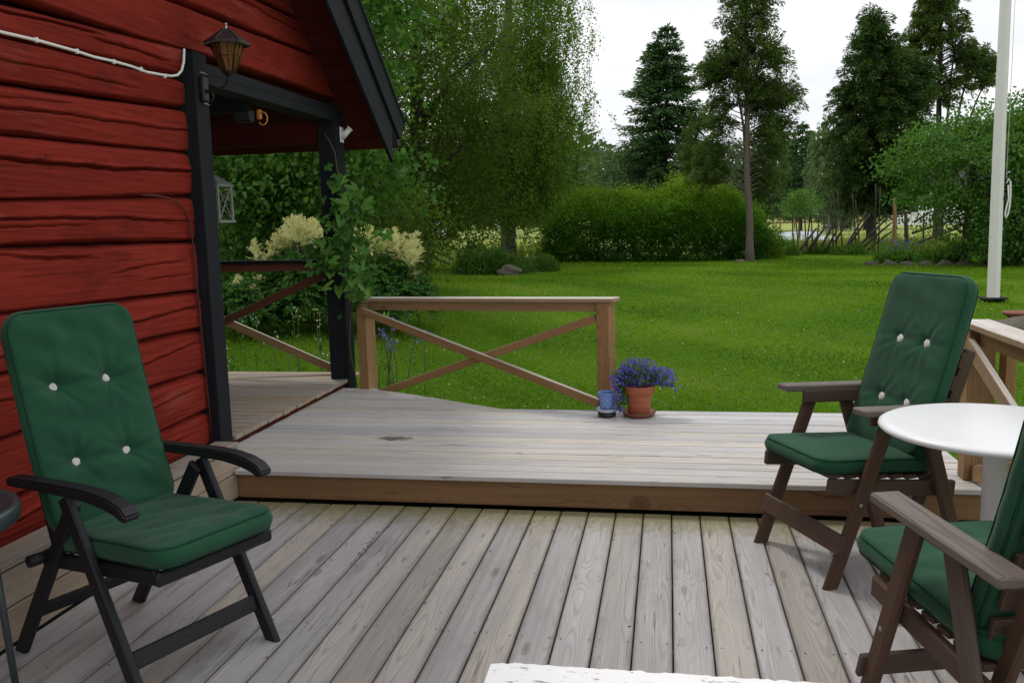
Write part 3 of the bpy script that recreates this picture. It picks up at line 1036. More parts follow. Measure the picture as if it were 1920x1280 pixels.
# barge boards (inner broad board, outer proud board under a metal drip edge)
q0 = Vector((0, 7.80, 2.300))
hb("barge_board", Vector((-2.485, 0, 0)) + q0, Vector((-2.485, 0, 0)) + q0 + rd * 7.35, 0.03, 0.225, M["black"], up=tuple(rn), cut0=(1, 2.80))
q1 = Vector((0, 8.04, 2.455))
hb("barge_board", Vector((-2.462, 0, 0)) + q1, Vector((-2.462, 0, 0)) + q1 + rd * 7.6, 0.03, 0.20, M["black"], up=tuple(rn))
q2 = q1 + rn * 0.118 - rd * 0.02
hb("drip_edge", Vector((-2.47, 0, 0)) + q2, Vector((-2.47, 0, 0)) + q2 + rd * 7.65, 0.08, 0.012, M["roof"], up=tuple(rn))

# wall cable with clips
cable = thing("wall_cable", "white cable clipped along the red log wall and bent up at its end", "cable", (-2.85, 4.2, 2.47))
co = np.array([-2.85, 4.2, 2.47])
cp = [(-2.838, 1.0, 2.47), (-2.838, 2.6, 2.472), (-2.838, 3.2, 2.468), (-2.838, 3.48, 2.466), (-2.838, 3.71, 2.474), (-2.838, 3.97, 2.474), (-2.838, 4.1, 2.470), (-2.838, 4.26, 2.476),
      (-2.838, 4.42, 2.476), (-2.838, 4.55, 2.468), (-2.838, 4.70, 2.476), (-2.838, 4.80, 2.484), (-2.838, 4.87, 2.50), (-2.838, 4.92, 2.535), (-2.838, 4.95, 2.59), (-2.838, 4.965, 2.665)]
tube("sheath", np.array(cp) - co, 0.0075, M["cable_white"], cable, 8)
for yy in (2.9, 3.3, 3.69, 3.97, 4.26, 4.50, 4.73):
    beam("clip", np.array((-2.838, yy - 0.006, 2.474)) - co, np.array((-2.838, yy + 0.006, 2.474)) - co, 0.02, 0.024, M["cable_white"], cable)
rc = thing("lamp_wire", "thin red painted wire bending down beside the black corner post", "wire", (-2.86, 4.9, 1.2))
ro = np.array([-2.86, 4.9, 1.2])
tube("wire", np.array([(-2.856, 4.45, 1.795), (-2.856, 4.58, 1.795), (-2.856, 4.70, 1.785), (-2.856, 4.80, 1.76), (-2.854, 4.87, 1.715), (-2.854, 4.91, 1.65),
                       (-2.854, 4.925, 1.5), (-2.855, 4.94, 1.2), (-2.855, 4.96, 0.8), (-2.855, 4.975, 0.45), (-2.855, 4.975, 0.25)]) - ro, 0.0055, M["rust_red_cable"], rc, 6)

# wall lantern on the corner post
lamp = thing("wall_lantern", "old brown metal wall lantern with amber glass on black corner post", "lamp", (-2.60, 5.04, 2.53), 0.5)
# local frame: lantern axis at origin
hexa = 6


def ring6(r, z, rot=0.0):
    return [(r * math.cos(2 * PI * i / hexa + rot), r * math.sin(2 * PI * i / hexa + rot), z) for i in range(hexa)]


zt, zb_, rt, rb_ = 0.165, 0.0, 0.098, 0.038
for i in range(hexa):
    t0, t1 = ring6(rt, zt)[i], ring6(rt, zt)[(i + 1) % hexa]
    b0, b1 = ring6(rb_, zb_)[i], ring6(rb_, zb_)[(i + 1) % hexa]
    bb = Buf()
    inn = [tuple(c * 0.93 if j < 2 else c for j, c in enumerate(p)) for p in (b0, b1, t1, t0)]
    bb.add([b0, b1, t1, t0] + inn, [(0, 1, 2, 3), (7, 6, 5, 4), (0, 3, 7, 4), (1, 5, 6, 2), (3, 2, 6, 7), (0, 4, 5, 1)])
    bb.done("pane", M["amber"], lamp, False)
bf = Buf()
for i in range(hexa):
    t0, b0 = ring6(rt * 1.02, zt)[i], ring6(rb_ * 1.05, zb_)[i]
    bf.tube([b0, t0], 0.0055, 6)
for zz in (0.0, 0.09, zt):
    k = zz / zt
    rr_ = (rb_ + (rt - rb_) * k) * 1.02
    rg = ring6(rr_, zz)
    for i in range(hexa):
        bf.tube([rg[i], rg[(i + 1) % hexa]], 0.004 if zz != 0.09 else 0.002, 5)
for i in range(hexa):
    t0, t1 = ring6(rt * 1.02, zt)[i], ring6(rt * 1.02, zt)[(i + 1) % hexa]
    b0, b1 = ring6(rb_ * 1.05, zb_)[i], ring6(rb_ * 1.05, zb_)[(i + 1) % hexa]
    bf.tube([[(b0[j] + b1[j]) / 2 for j in range(3)], [(t0[j] + t1[j]) / 2 for j in range(3)]], 0.002, 5)
bf.lathe([(0.0, -0.03), (0.02, -0.025), (0.03, -0.008), (rb_ + 0.006, 0.0)], 12)
bf.done("cage", M["lamp_metal"], lamp)
rb2 = Buf()
rg = ring6(0.135, 0.162)
V6 = [tuple(p) for p in rg] + [tuple(p) for p in ring6(0.135, 0.170)] + [tuple(p) for p in ring6(0.014, 0.252)] + [(0, 0, 0.165)]
Fh = []
for i in range(6):
    j = (i + 1) % 6
    Fh += [(i, j, 6 + j, 6 + i), (6 + i, 6 + j, 12 + j, 12 + i), (j, i, 18)]
rb2.add(V6, Fh)
for i in range(6):
    rb2.tube([ring6(0.133, 0.172)[i], ring6(0.014, 0.254)[i]], 0.003, 5)
    a_, b2_ = ring6(0.135, 0.162)[i], ring6(0.135, 0.162)[(i + 1) % 6]
    for s in range(9):
        t = (s + 0.5) / 9
        rb2.box((a_[0] + (b2_[0] - a_[0]) * t, a_[1] + (b2_[1] - a_[1]) * t, 0.158), (0.008, 0.008, 0.010))
rb2.done("roof_cap", M["lamp_metal"], lamp, False)
fb = Buf()
fb.lathe([(0.014, 0.250), (0.008, 0.262), (0.005, 0.270), (0.009, 0.276), (0.009, 0.282), (0.0, 0.288)], 10)
fb.done("finial", M["steel"], lamp)
lm = lamp.matrix_basis.inverted() if False else (Matrix.Translation(lamp.location) @ Matrix.Rotation(0.5, 4, "Z")).inverted()


def lampl(p):
    return lm @ Vector(p)


arm_pts = [(-2.79, 5.06, 2.435), (-2.74, 5.055, 2.43), (-2.68, 5.05, 2.435), (-2.63, 5.045, 2.455), (-2.605, 5.04, 2.49), (-2.60, 5.04, 2.515)]
tube("arm", [lampl(p) for p in arm_pts], 0.0085, M["lamp_metal"], lamp, 8)
sc_pts = [(-2.785, 5.06, 2.40)] + [(-2.75 + 0.03 * math.cos(a), 5.058, 2.395 + 0.028 * math.sin(a)) for a in np.linspace(3.6, -1.6, 12)]
tube("scroll", [lampl(p) for p in sc_pts], 0.004, M["lamp_metal"], lamp, 6)
m_ = lm @ Matrix.Translation((-2.785, 5.07, 2.445))
obj("back_plate", box_mesh(0.03, 0.065, 0.15, 0.008, M["lamp_metal"], "plate"), M["lamp_metal"], lamp, m_)
tube("plate_hook", [lampl(p) for p in ((-2.79, 5.03, 2.535), (-2.775, 5.035, 2.54), (-2.772, 5.10, 2.532), (-2.79, 5.105, 2.528))], 0.0035, M["steel"], lamp, 6)
tube("plate_hook", [lampl(p) for p in ((-2.785, 5.045, 2.36), (-2.77, 5.05, 2.355), (-2.768, 5.09, 2.352), (-2.785, 5.095, 2.36))], 0.0035, M["steel"], lamp, 6)

# flag holder on the far porch post
fh = thing("flag_holder", "small white flag holder bracket screwed to the black porch post", "bracket", (-2.795, 7.37, 2.38))
obj("plate", box_mesh(0.008, 0.075, 0.13, 0.002, M["white"]), M["white"], fh, Matrix.Translation((0.005, 0, 0)))
tube("socket", [(0.01, 0.0, -0.02), (0.07, 0.03, 0.05)], [0.028, 0.024], M["white"], fh, 14)
tube("socket_rim", [(0.066, 0.028, 0.046), (0.074, 0.032, 0.055)], 0.03, M["white"], fh, 14)

# box with orange hook under the porch beam
fl = thing("floodlight", "small black box lamp under the porch beam beside the orange hook", "lamp", (-2.98, 5.96, 2.39))
obj("housing", box_mesh(0.13, 0.06, 0.085, 0.008, M["dark_metal"], "fl"), M["dark_metal"], fl)
obj("cover", box_mesh(0.105, 0.006, 0.06, 0.002, M["black_dish"], "flc"), M["black_dish"], fl, Matrix.Translation((0, -0.032, 0)))
hk = thing("orange_hook", "orange plastic hook and ring hanging under the porch beam", "hook", (-2.875, 5.98, 2.40))
obj("clamp", box_mesh(0.035, 0.03, 0.07, 0.008, M["orange"], "hk"), M["orange"], hk)
tube("ring", [(0.03 + 0.035 * math.cos(a), -0.01, -0.03 + 0.045 * math.sin(a)) for a in np.linspace(2.4, -2.6, 16)], 0.005, M["orange"], hk, 6)

# hanging white lantern in the porch
ln = thing("hanging_lantern", "grey white square lantern with crossed bars hanging in the porch", "lantern", (-3.79, 6.9, 1.66))
wb = 0.115
for sx in (-1, 1):
    for sy in (-1, 1):
        beam("corner_bar", (sx * wb, sy * wb, 0), (sx * wb, sy * wb, 0.30), 0.02, 0.02, M["grey_box"], ln)
for z_ in (0.0, 0.30):
    obj("frame_plate", box_mesh(0.27, 0.27, 0.022, 0.004, M["grey_box"]), M["grey_box"], ln, Matrix.Translation((0, 0, z_)))
for (ax, s) in ((0, 1), (0, -1), (1, 1), (1, -1)):
    for dgn in (1, -1):
        if ax == 0:
            beam("cross_bar", (s * wb, -dgn * (wb - 0.01), 0.015), (s * wb, dgn * (wb - 0.01), 0.285), 0.008, 0.008 + 0.002 * dgn, M["grey_box"], ln)
        else:
            beam("cross_bar", (-dgn * (wb - 0.01), s * wb, 0.015), (dgn * (wb - 0.01), s * wb, 0.285), 0.008, 0.008 + 0.002 * dgn, M["grey_box"], ln)
bm_ = Buf()
bm_.add([(-0.13, -0.13, 0.312), (0.13, -0.13, 0.312), (0.13, 0.13, 0.312), (-0.13, 0.13, 0.312), (-0.03, -0.03, 0.39), (0.03, -0.03, 0.39), (0.03, 0.03, 0.39), (-0.03, 0.03, 0.39)],
        [(0, 1, 5, 4), (1, 2, 6, 5), (2, 3, 7, 6), (3, 0, 4, 7), (4, 5, 6, 7), (3, 2, 1, 0)])
bm_.done("lantern_roof", M["grey_box"], ln, False)
tube("hanger", [(0, 0, 0.39), (0, 0, 0.9)], 0.004, M["dark_metal"], ln, 6)

# ------------------------------------------------------------------ porch railing
pr = thing("porch_railing", "dark red brown crossed railing closing the far side of the porch", "railing", (-3.9, 7.5, 0.25))
PO = Vector((-3.9, 7.5, 0.25))


def prb(n_, a, b, w, t, m, **k):
    return beam(n_, Vector(a) - PO, Vector(b) - PO, w, t, m, pr, **k)


M["rail_red"] = wood("red_brown_railing_wood", (0.15, 0.055, 0.03), (0.07, 0.028, 0.016), (0.03, 0.015, 0.01), tone=(0.13, 0.06, 0.035), ring=0.008)
prb("top_rail", (-5.3, 7.50, 1.295), (-2.97, 7.50, 1.285), 0.13, 0.028, M["black"])
prb("under_rail", (-5.3, 7.50, 1.245), (-2.97, 7.50, 1.235), 0.045, 0.07, M["rail_red"])
prb("brace", (-5.15, 7.485, 0.30), (-2.98, 7.485, 1.20), 0.03, 0.07, M["rail_red"])
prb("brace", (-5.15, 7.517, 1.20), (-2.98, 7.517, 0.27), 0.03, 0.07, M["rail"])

# ------------------------------------------------------------------ railing by the lawn
r1 = thing("wooden_railing", "brown wooden railing with crossed braces between porch post and lawn", "railing", (-1.5, 6.9, 0.18))
O1 = Vector((-1.5, 6.9, 0.18))


def rb1(n_, a, b, w, t, m, **k):
    return beam(n_, Vector(a) - O1, Vector(b) - O1, w, t, m, r1, **k)


PL, PR = Vector((-2.60, 7.22, 0)), Vector((-0.46, 6.50, 0))
rdv = (PR - PL).normalized()
rnv = Vector((rdv.y, -rdv.x, 0))     # toward the deck


def at(p, z, along=0.0, out=0.0):
    q = p + rdv * along + rnv * out
    return Vector((q.x, q.y, z))


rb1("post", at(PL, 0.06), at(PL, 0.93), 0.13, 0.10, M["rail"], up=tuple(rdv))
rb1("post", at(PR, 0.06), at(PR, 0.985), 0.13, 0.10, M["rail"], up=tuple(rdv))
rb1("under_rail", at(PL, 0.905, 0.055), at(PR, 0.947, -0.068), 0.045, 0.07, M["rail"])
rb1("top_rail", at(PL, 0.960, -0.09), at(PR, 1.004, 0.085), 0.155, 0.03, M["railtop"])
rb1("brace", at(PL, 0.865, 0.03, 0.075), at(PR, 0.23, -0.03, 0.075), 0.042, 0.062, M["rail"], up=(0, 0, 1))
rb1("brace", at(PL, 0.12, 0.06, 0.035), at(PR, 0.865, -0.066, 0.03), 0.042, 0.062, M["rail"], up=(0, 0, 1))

# right railing
r2 = thing("wooden_railing", "brown wooden railing with pale top rail behind the round white table", "railing", (1.58, 4.0, 0))
O2 = Vector((1.58, 4.0, 0))


def rb2_(n_, a, b, w, t, m, **k):
    return beam(n_, Vector(a) - O2, Vector(b) - O2, w, t, m, r2, **k)


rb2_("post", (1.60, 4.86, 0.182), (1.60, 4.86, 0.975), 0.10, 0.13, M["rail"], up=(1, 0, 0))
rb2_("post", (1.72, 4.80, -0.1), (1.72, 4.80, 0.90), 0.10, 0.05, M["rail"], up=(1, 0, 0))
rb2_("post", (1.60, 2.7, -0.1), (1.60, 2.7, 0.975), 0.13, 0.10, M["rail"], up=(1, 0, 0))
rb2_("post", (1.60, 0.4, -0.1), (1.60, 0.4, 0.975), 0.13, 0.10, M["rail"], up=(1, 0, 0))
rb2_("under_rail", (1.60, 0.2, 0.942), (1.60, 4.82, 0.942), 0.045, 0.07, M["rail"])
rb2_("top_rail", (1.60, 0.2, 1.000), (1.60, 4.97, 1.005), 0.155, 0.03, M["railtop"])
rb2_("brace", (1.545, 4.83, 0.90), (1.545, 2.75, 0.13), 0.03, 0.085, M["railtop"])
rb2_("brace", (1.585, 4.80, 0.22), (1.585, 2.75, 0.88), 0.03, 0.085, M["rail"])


# ------------------------------------------------------------------ chairs
def loc_xy(o, f, y, x=0.0):
    r = (f[1], -f[0])
    return (o[0] + f[0] * y + r[0] * x, o[1] + f[1] * y + r[1] * x)


def rz_of(f):
    return math.atan2(f[1], f[0]) - PI / 2


def black_chair(loc, rz, label):
    t = thing("recliner_chair", label, "chair", loc, rz)
    m = M["black_chair"]
    for s in (-1, 1):
        x = s * 0.285
        beam("leg", (x, 0.385, 0.0), (x, 0.035, 0.690), 0.028, 0.062, m, t, up=(0, 1, 0.3), cut0=(2, 0.0), b=0.006)
        beam("leg", (x - s * 0.03, -0.415, 0.0), (x - s * 0.03, 0.04, 0.670), 0.026, 0.062, m, t, up=(0, 1, -0.3), cut0=(2, 0.0), b=0.006)
        prof = [(-0.288, 0.693), (-0.288, 0.725), (-0.188, 0.731), (-0.01, 0.739), (0.14, 0.744), (0.25, 0.741), (0.33, 0.73), (0.385, 0.711), (0.412, 0.685), (0.408, 0.667), (0.392, 0.662), (0.35, 0.679), (0.29, 0.693), (0.19, 0.703), (0.04, 0.703), (-0.138, 0.699)]
        prism("arm", prof, x - 0.030, x + 0.030, m, t, 0.006, 2)
        beam("seat_rail", (s * 0.235, -0.22, 0.405), (s * 0.235, 0.445, 0.462), 0.026, 0.055, m, t, b=0.005)
        beam("back_rail", (s * 0.225, -0.13, 0.40), (s * 0.225, -0.335, 1.16), 0.026, 0.045, m, t, up=(0, 1, 0), b=0.005)
        o = tube("pivot", [(s * 0.24, -0.17, 0.43), (s * 0.325, -0.17, 0.43)], 0.022, m, t, 12)
    for i in range(6):
        k = (i + 0.5) / 6
        beam("seat_slat", (-0.222, -0.14 + 0.56 * k, 0.445 + 0.042 * k), (0.222, -0.14 + 0.56 * k, 0.445 + 0.042 * k), 0.06, 0.016, m, t)
    beam("front_rail", (-0.25, 0.45, 0.456), (0.25, 0.45, 0.456), 0.03, 0.05, m, t, b=0.01)
    for i in range(7):
        k = (i + 0.3) / 7
        beam("back_slat", (-0.212, -0.158 - 0.205 * k, 0.47 + 0.76 * k), (0.212, -0.158 - 0.205 * k, 0.47 + 0.76 * k), 0.07, 0.014, m, t, up=(0, 1, 0.26))
    beam("stretcher", (-0.27, 0.312, 0.145), (0.27, 0.312, 0.145), 0.022, 0.062, m, t, up=(0, -0.35, 1), b=0.004)
    beam("stretcher", (-0.24, -0.29, 0.185), (0.24, -0.29, 0.185), 0.022, 0.055, m, t, up=(0, 0.4, 1), b=0.004)
    return t


def teak_chair(loc, rz, label):
    t = thing("garden_armchair", label, "chair", loc, rz, "brown hardwood garden armchairs")
    m, mg = M["teak"], M["teak_grey"]
    for s in (-1, 1):
        x = s * 0.29
        beam("leg", (x, 0.335, 0.0), (x, 0.062, 0.735), 0.034, 0.066, m, t, up=(0, 1, 0.3), cut0=(2, 0.0), cut1=(2, 0.737), b=0.012)
        beam("leg", (x, -0.335, 0.0), (x, -0.105, 0.735), 0.034, 0.066, m, t, up=(0, 1, -0.3), cut0=(2, 0.0), cut1=(2, 0.737), b=0.012)
        beam("arm", (x + s * 0.008, -0.36, 0.742), (x + s * 0.008, 0.225, 0.766), 0.092, 0.030, mg, t, b=0.006)
        beam("apron", (x - s * 0.032, -0.17, 0.712), (x - s * 0.032, 0.135, 0.722), 0.026, 0.062, m, t, b=0.006)
        beam("seat_rail", (x - s * 0.035, -0.30, 0.375), (x - s * 0.035, 0.335, 0.440), 0.030, 0.070, m, t, b=0.006)
        beam("back_rail", (s * 0.20, -0.16, 0.30), (s * 0.20, -0.405, 0.98), 0.030, 0.055, m, t, up=(0, 1, 0), b=0.006)
        for (yy, zz) in ((0.10, 0.722), (-0.13, 0.712), (0.205, 0.36)):
            bo = tube("bolt", [(x + s * 0.008, yy, zz), (x + s * (0.0185 if zz < 0.5 else -0.0175 + 0.0), yy, zz)], 0.008, M["steel"], t, 8) if zz < 0.5 else \
                tube("bolt", [(x - s * 0.030, yy, zz), (x - s * 0.0165, yy, zz)], 0.009, M["steel"], t, 8)
    for i in range(7):
        k = (i + 0.5) / 7
        beam("seat_slat", (-0.25, -0.20 + 0.53 * k, 0.433 + 0.052 * k), (0.25, -0.20 + 0.53 * k, 0.433 + 0.052 * k), 0.056, 0.020, m, t)
    for i in range(5):
        k = (i + 0.2) / 5
        beam("back_slat", (-0.235, -0.178 - 0.19 * k, 0.52 + 0.5 * k), (0.235, -0.178 - 0.19 * k, 0.52 + 0.5 * k), 0.07, 0.018, m, t, up=(0, 1, 0.3))
    beam("stretcher", (-0.322, 0.300, 0.195), (0.322, 0.300, 0.195), 0.022, 0.085, m, t, up=(0, -0.35, 1), b=0.004)
    beam("stretcher", (-0.275, -0.25, 0.20), (0.275, -0.25, 0.20), 0.022, 0.07, m, t, up=(0, 0.3, 1), b=0.004)
    return t


def outline(w, l, r, n=132):
    """Rounded rectangle centred on the origin, n points."""
    segs = []
    cs = [(w / 2 - r, l / 2 - r, 0), (-w / 2 + r, l / 2 - r, PI / 2), (-w / 2 + r, -l / 2 + r, PI), (w / 2 - r, -l / 2 + r, 3 * PI / 2)]
    pts = []
    for cx, cy, a0 in cs:
        for a in np.linspace(a0, a0 + PI / 2, 12):
            pts.append((cx + r * math.cos(a), cy + r * math.sin(a)))
    pts = np.array(pts + [pts[0]])
    d = np.concatenate([[0], np.cumsum(np.linalg.norm(np.diff(pts, axis=0), axis=1))])
    t = np.linspace(0, d[-1], n, endpoint=False)
    return np.stack([np.interp(t, d, pts[:, 0]), np.interp(t, d, pts[:, 1])], 1)


def pad(name, w, l, T, r, buttons, rng, parent, mw, wrinkle=0.004, bend=None, sag=0.0, puff=1.0):
    n, K = 160, 36
    ol = outline(w, l, r, n)

    def bent(V):
        V = np.array(V, float)
        V[:, 2] += sag * (1 - (2 * V[:, 1] / l) ** 2)
        if bend is not None:
            V[:, 2] += bend * (V[:, 1] / l + 0.5) ** 2
        return V
    ss = 1 - (1 - np.linspace(0, 1, K + 1)[1:]) ** 1.25
    rings = []
    ph = rng.random(12) * 6.28

    def top(xy, s):
        x, y = xy[:, 0], xy[:, 1]
        ex = np.minimum(w / 2 - np.abs(x), l / 2 - np.abs(y))
        e = np.clip(ex / 0.07, 0, 1)
        z = T * (0.80 + 0.20 * np.sqrt(1 - (1 - e) ** 2 + 1e-9))
        for (bx, by) in buttons:
            d = np.sqrt((x - bx) ** 2 + (y - by) ** 2)
            z -= puff * (0.022 * np.exp(-(d / 0.026) ** 2) + 0.009 * np.exp(-(d / 0.07) ** 2))
            a = np.arctan2(y - by, x - bx)
            z += puff * 0.003 * np.sin(a * 7 + ph[0]) * np.exp(-((d - 0.055) / 0.035) ** 2)
            z += puff * 0.002 * np.sin(a * 12 + ph[1]) * np.exp(-((d - 0.10) / 0.05) ** 2)
        rows = sorted({by for _, by in buttons})
        for by in rows:
            z -= puff * 0.008 * np.exp(-((y - by + 0.01 * np.sin(x * 14)) / 0.022) ** 2) * np.clip(1.1 - np.abs(x) / (w * 0.55), 0, 1)
        z += wrinkle * 0.5 * np.sin(x * 55 + 2.5 * np.sin(y * 6 + ph[3]) + ph[9]) * np.clip((y - 0.08 * l) / (0.3 * l), 0, 1) * e * (0.5 + 0.5 * np.sin(y * 9 + ph[8]))
        for i in range(6):
            fx, fy = rng_f[i]
            z += wrinkle * 0.35 * np.sin(x * fx + y * fy + ph[i + 4]) * e
        return z
    rng_f = [(rng.uniform(4, 30), rng.uniform(12, 60)) for _ in range(6)]
    V = [np.array([[0, 0, top(np.array([[0.0, 0.0]]), 0)[0]]])]
    for s in ss:
        xy = ol * s
        z = top(xy, s)
        V.append(np.column_stack([xy, z]))
    # rounded side: bulge between piping lines
    for (gr, zz) in ((0.006, 0.72), (0.014, 0.55), (0.016, 0.40), (0.012, 0.22), (0.0, 0.06)):
        k = 1 + gr / (0.5 * np.linalg.norm(ol, axis=1))[:, None] * 0.5
        wr = 0.0015 * np.sin(np.arange(n) * 0.9 + ph[2])
        V.append(np.column_stack([ol * k, np.full(n, T * zz) + wr]))
    V.append(np.column_stack([ol * 0.93, np.zeros(n)]))
    Vn = np.concatenate(V + [np.array([[0, 0, 0.0]])])
    nr = len(ss) + 6
    F = []
    for j in range(n):
        F.append((0, 1 + j, 1 + (j + 1) % n))
    for i in range(nr - 1):
        a, b = 1 + i * n, 1 + (i + 1) * n
        for j in range(n):
            j2 = (j + 1) % n
            F.append((a + j, b + j, b + j2, a + j2))
    last, a = len(Vn) - 1, 1 + (nr - 1) * n
    for j in range(n):
        F.append((last, a + (j + 1) % n, a + j))
    o = obj(name, py_mesh(name, bent(Vn), F, True), M["fabric"], parent, mw)
    ptop = np.column_stack([ol * 1.004, np.full(n, T * 0.80)])
    tube("piping", bent(ptop), 0.0042, M["piping"], o, 6, True)
    pbot = np.column_stack([ol * 1.006, np.full(n, T * 0.08)])
    tube("piping", bent(pbot), 0.0042, M["piping"], o, 6, True)
    for (bx, by) in buttons:
        bm = bmesh.new()
        bmesh.ops.create_icosphere(bm, subdivisions=3, radius=1.0)
        p = rng.random(6) * 6.28
        for v in bm.verts:
            c = v.co
            d = 1 + 0.10 * math.sin(c.x * 9 + p[0]) * math.sin(c.y * 8 + p[1]) + 0.08 * math.sin(c.z * 13 + p[2] + c.x * 7)
            v.co = Vector((c.x * 0.022 * d, c.y * 0.027 * d, c.z * 0.014 * d))
        me = bpy.data.meshes.new("button")
        bm.to_mesh(me)
        bm.free()
        for pl in me.polygons:
            pl.use_smooth = True
        zt_ = bent(np.array([[bx, by, top(np.array([[bx, by]]), 0)[0]]]))[0]
        obj("button", me, M["tuft"], o, Matrix.Translation((bx, by, zt_[2] - 0.001)) @ Matrix.Rotation(rng.uniform(-0.5, 0.5), 4, "Z"))
    return o


def cushion(loc, rz, label, seat, back, w, rng, T=(0.075, 0.075), wrinkle=0.004, btn=None):
    """seat, back: ((y0,z0),(y1,z1)) lines of the pads' undersides in chair coordinates."""
    t = thing("chair_cushion", label, "cushion", loc, rz, "green tufted chair cushions")
    (a, b) = seat
    p0, p1 = Vector((0, a[0], a[1])), Vector((0, b[0], b[1]))
    m = frame_to(p0, p1)
    pad("seat_pad", w, (p1 - p0).length, T[0], 0.075, [], rng, t, m, wrinkle, bend=-0.012, sag=0.0)
    (a, b) = back
    p0, p1 = Vector((0, a[0], a[1])), Vector((0, b[0], b[1]))
    l = (p1 - p0).length
    d = (p1 - p0).normalized()
    nn = Vector((0, -d.z, d.y))
    if nn.y < 0:
        nn = -nn
    xx = d.cross(nn)
    m = Matrix((xx, d, nn)).transposed().to_4x4()
    m.translation = (p0 + p1) / 2
    bt = btn or [(-0.085, 0.125), (0.085, 0.125), (-0.085, -0.17), (0.085, -0.17)]
    pad("back_pad", w, l, T[1], 0.075, bt, rng, t, m, wrinkle, sag=-0.012, puff=min(1.15, wrinkle / 0.005))
    return t


# left chair by the wall
oA, fA = (-1.992, 2.885), Vector((0.93, -0.37)).normalized()
black_chair((*oA, 0), rz_of(fA), "black painted folding recliner chair with curved arms beside the red wall")
cushion((*oA, 0), rz_of(fA), "green high back cushion with four white tufts on the black chair", ((-0.13, 0.456), (0.495, 0.505)), ((-0.135, 0.50), (-0.350, 1.295)), 0.50,
        np.random.default_rng(3), (0.085, 0.065), 0.007, btn=[(-0.115, 0.13), (0.095, 0.13), (-0.105, -0.165), (0.105, -0.165)])
# chair behind the round white table
oB, fB = (0.872, 4.150), Vector((-0.914, -0.406)).normalized()
teak_chair((*oB, 0), rz_of(fB), "brown wooden armchair standing behind the round white table")
cushion((*oB, 0), rz_of(fB), "dark green tufted cushion on the brown chair behind the white table", ((-0.20, 0.455), (0.36, 0.502)), ((-0.150, 0.505), (-0.405, 1.285)), 0.50,
        np.random.default_rng(5), (0.075, 0.075), 0.003, btn=[(-0.085, 0.10), (0.095, 0.10), (-0.085, -0.185), (0.09, -0.185)])
# nearest right chair
oD, fD = (0.978, 2.515), Vector((-0.279, 0.960)).normalized()
teak_chair((*oD, 0), rz_of(fD), "brown wooden armchair in front of the round white table, nearest the camera")
cushion((*oD, 0), rz_of(fD), "bright green seat cushion on the nearest brown wooden armchair", ((-0.20, 0.455), (0.495, 0.514)), ((-0.150, 0.505), (-0.405, 1.285)), 0.50,
        np.random.default_rng(9), (0.075, 0.075), 0.003)

# ------------------------------------------------------------------ tables
tb = thing("round_table", "round white enamelled pedestal table between the two brown chairs", "table", (1.209, 3.445, 0))
lathe("tabletop", [(0.0, 0.802), (0.37, 0.802), (0.396, 0.800), (0.409, 0.793), (0.412, 0.784), (0.405, 0.776), (0.39, 0.774), (0.0, 0.774)], M["white"], tb, 72)
lathe("pedestal", [(0.0, 0.773), (0.10, 0.773), (0.10, 0.765), (0.042, 0.757), (0.041, 0.06), (0.0, 0.06)], M["white"], tb, 28)
for k in range(4):
    a = math.atan2(0.01, -0.31) + k * PI / 2
    c_, s_ = math.cos(a), math.sin(a)
    tube("foot", [(c_ * 0.02, s_ * 0.02, 0.075), (c_ * 0.17, s_ * 0.17, 0.055), (c_ * 0.34, s_ * 0.34, 0.026)], [0.026, 0.024, 0.021], M["white"], tb, 12)

dt = thing("side_table", "dark round table edge at the left border beside the black chair", "table", (-2.40, 2.33, 0))
lathe("tabletop", [(0.0, 0.70), (0.265, 0.70), (0.275, 0.712), (0.295, 0.712), (0.30, 0.70), (0.30, 0.665), (0.294, 0.655), (0.0, 0.655)], M["tabletop_dark"], dt, 60)
for k in range(4):
    a = PI / 4 + k * PI / 2
    tube("leg", [(0.2 * math.cos(a), 0.2 * math.sin(a), 0.655), (0.23 * math.cos(a), 0.23 * math.sin(a), 0.34 if math.cos(a) < 0 else 0.0)], 0.012, M["tabletop_dark"], dt, 8)

bn = thing("white_bench", "white painted bench with flaking paint at the bottom edge", "bench", (-0.03, 1.9, 0))


def bench_top():
    b = Buf()
    rng = np.random.default_rng(2)
    n = 60
    xs_ = np.linspace(-0.43, 0.455, n)
    e = 0.222 + 0.0025 * rng.normal(size=n) - 0.012 * np.clip(1 - (xs_ + 0.43) / 0.05, 0, 1) ** 2 - 0.02 * np.clip((xs_ - 0.36) / 0.1, 0, 1) ** 2
    V, F = [], []
    for i in range(n):
        for (yy, zz) in ((e[i], 0.41), (e[i] + 0.004, 0.42), (e[i] + 0.003, 0.445), (e[i] - 0.004, 0.45), (-0.01, 0.45), (-0.01, 0.41)):
            V.append((xs_[i] + 0.004 * rng.normal() * (i in (0, n - 1)), yy, zz))
    for i in range(n - 1):
        for j in range(6):
            j2 = (j + 1) % 6
            F.append((i * 6 + j, (i + 1) * 6 + j, (i + 1) * 6 + j2, i * 6 + j2))
    F.append(tuple(range(5, -1, -1)))
    F.append(tuple((n - 1) * 6 + j for j in range(6)))
    b.add(V, F)
    return b


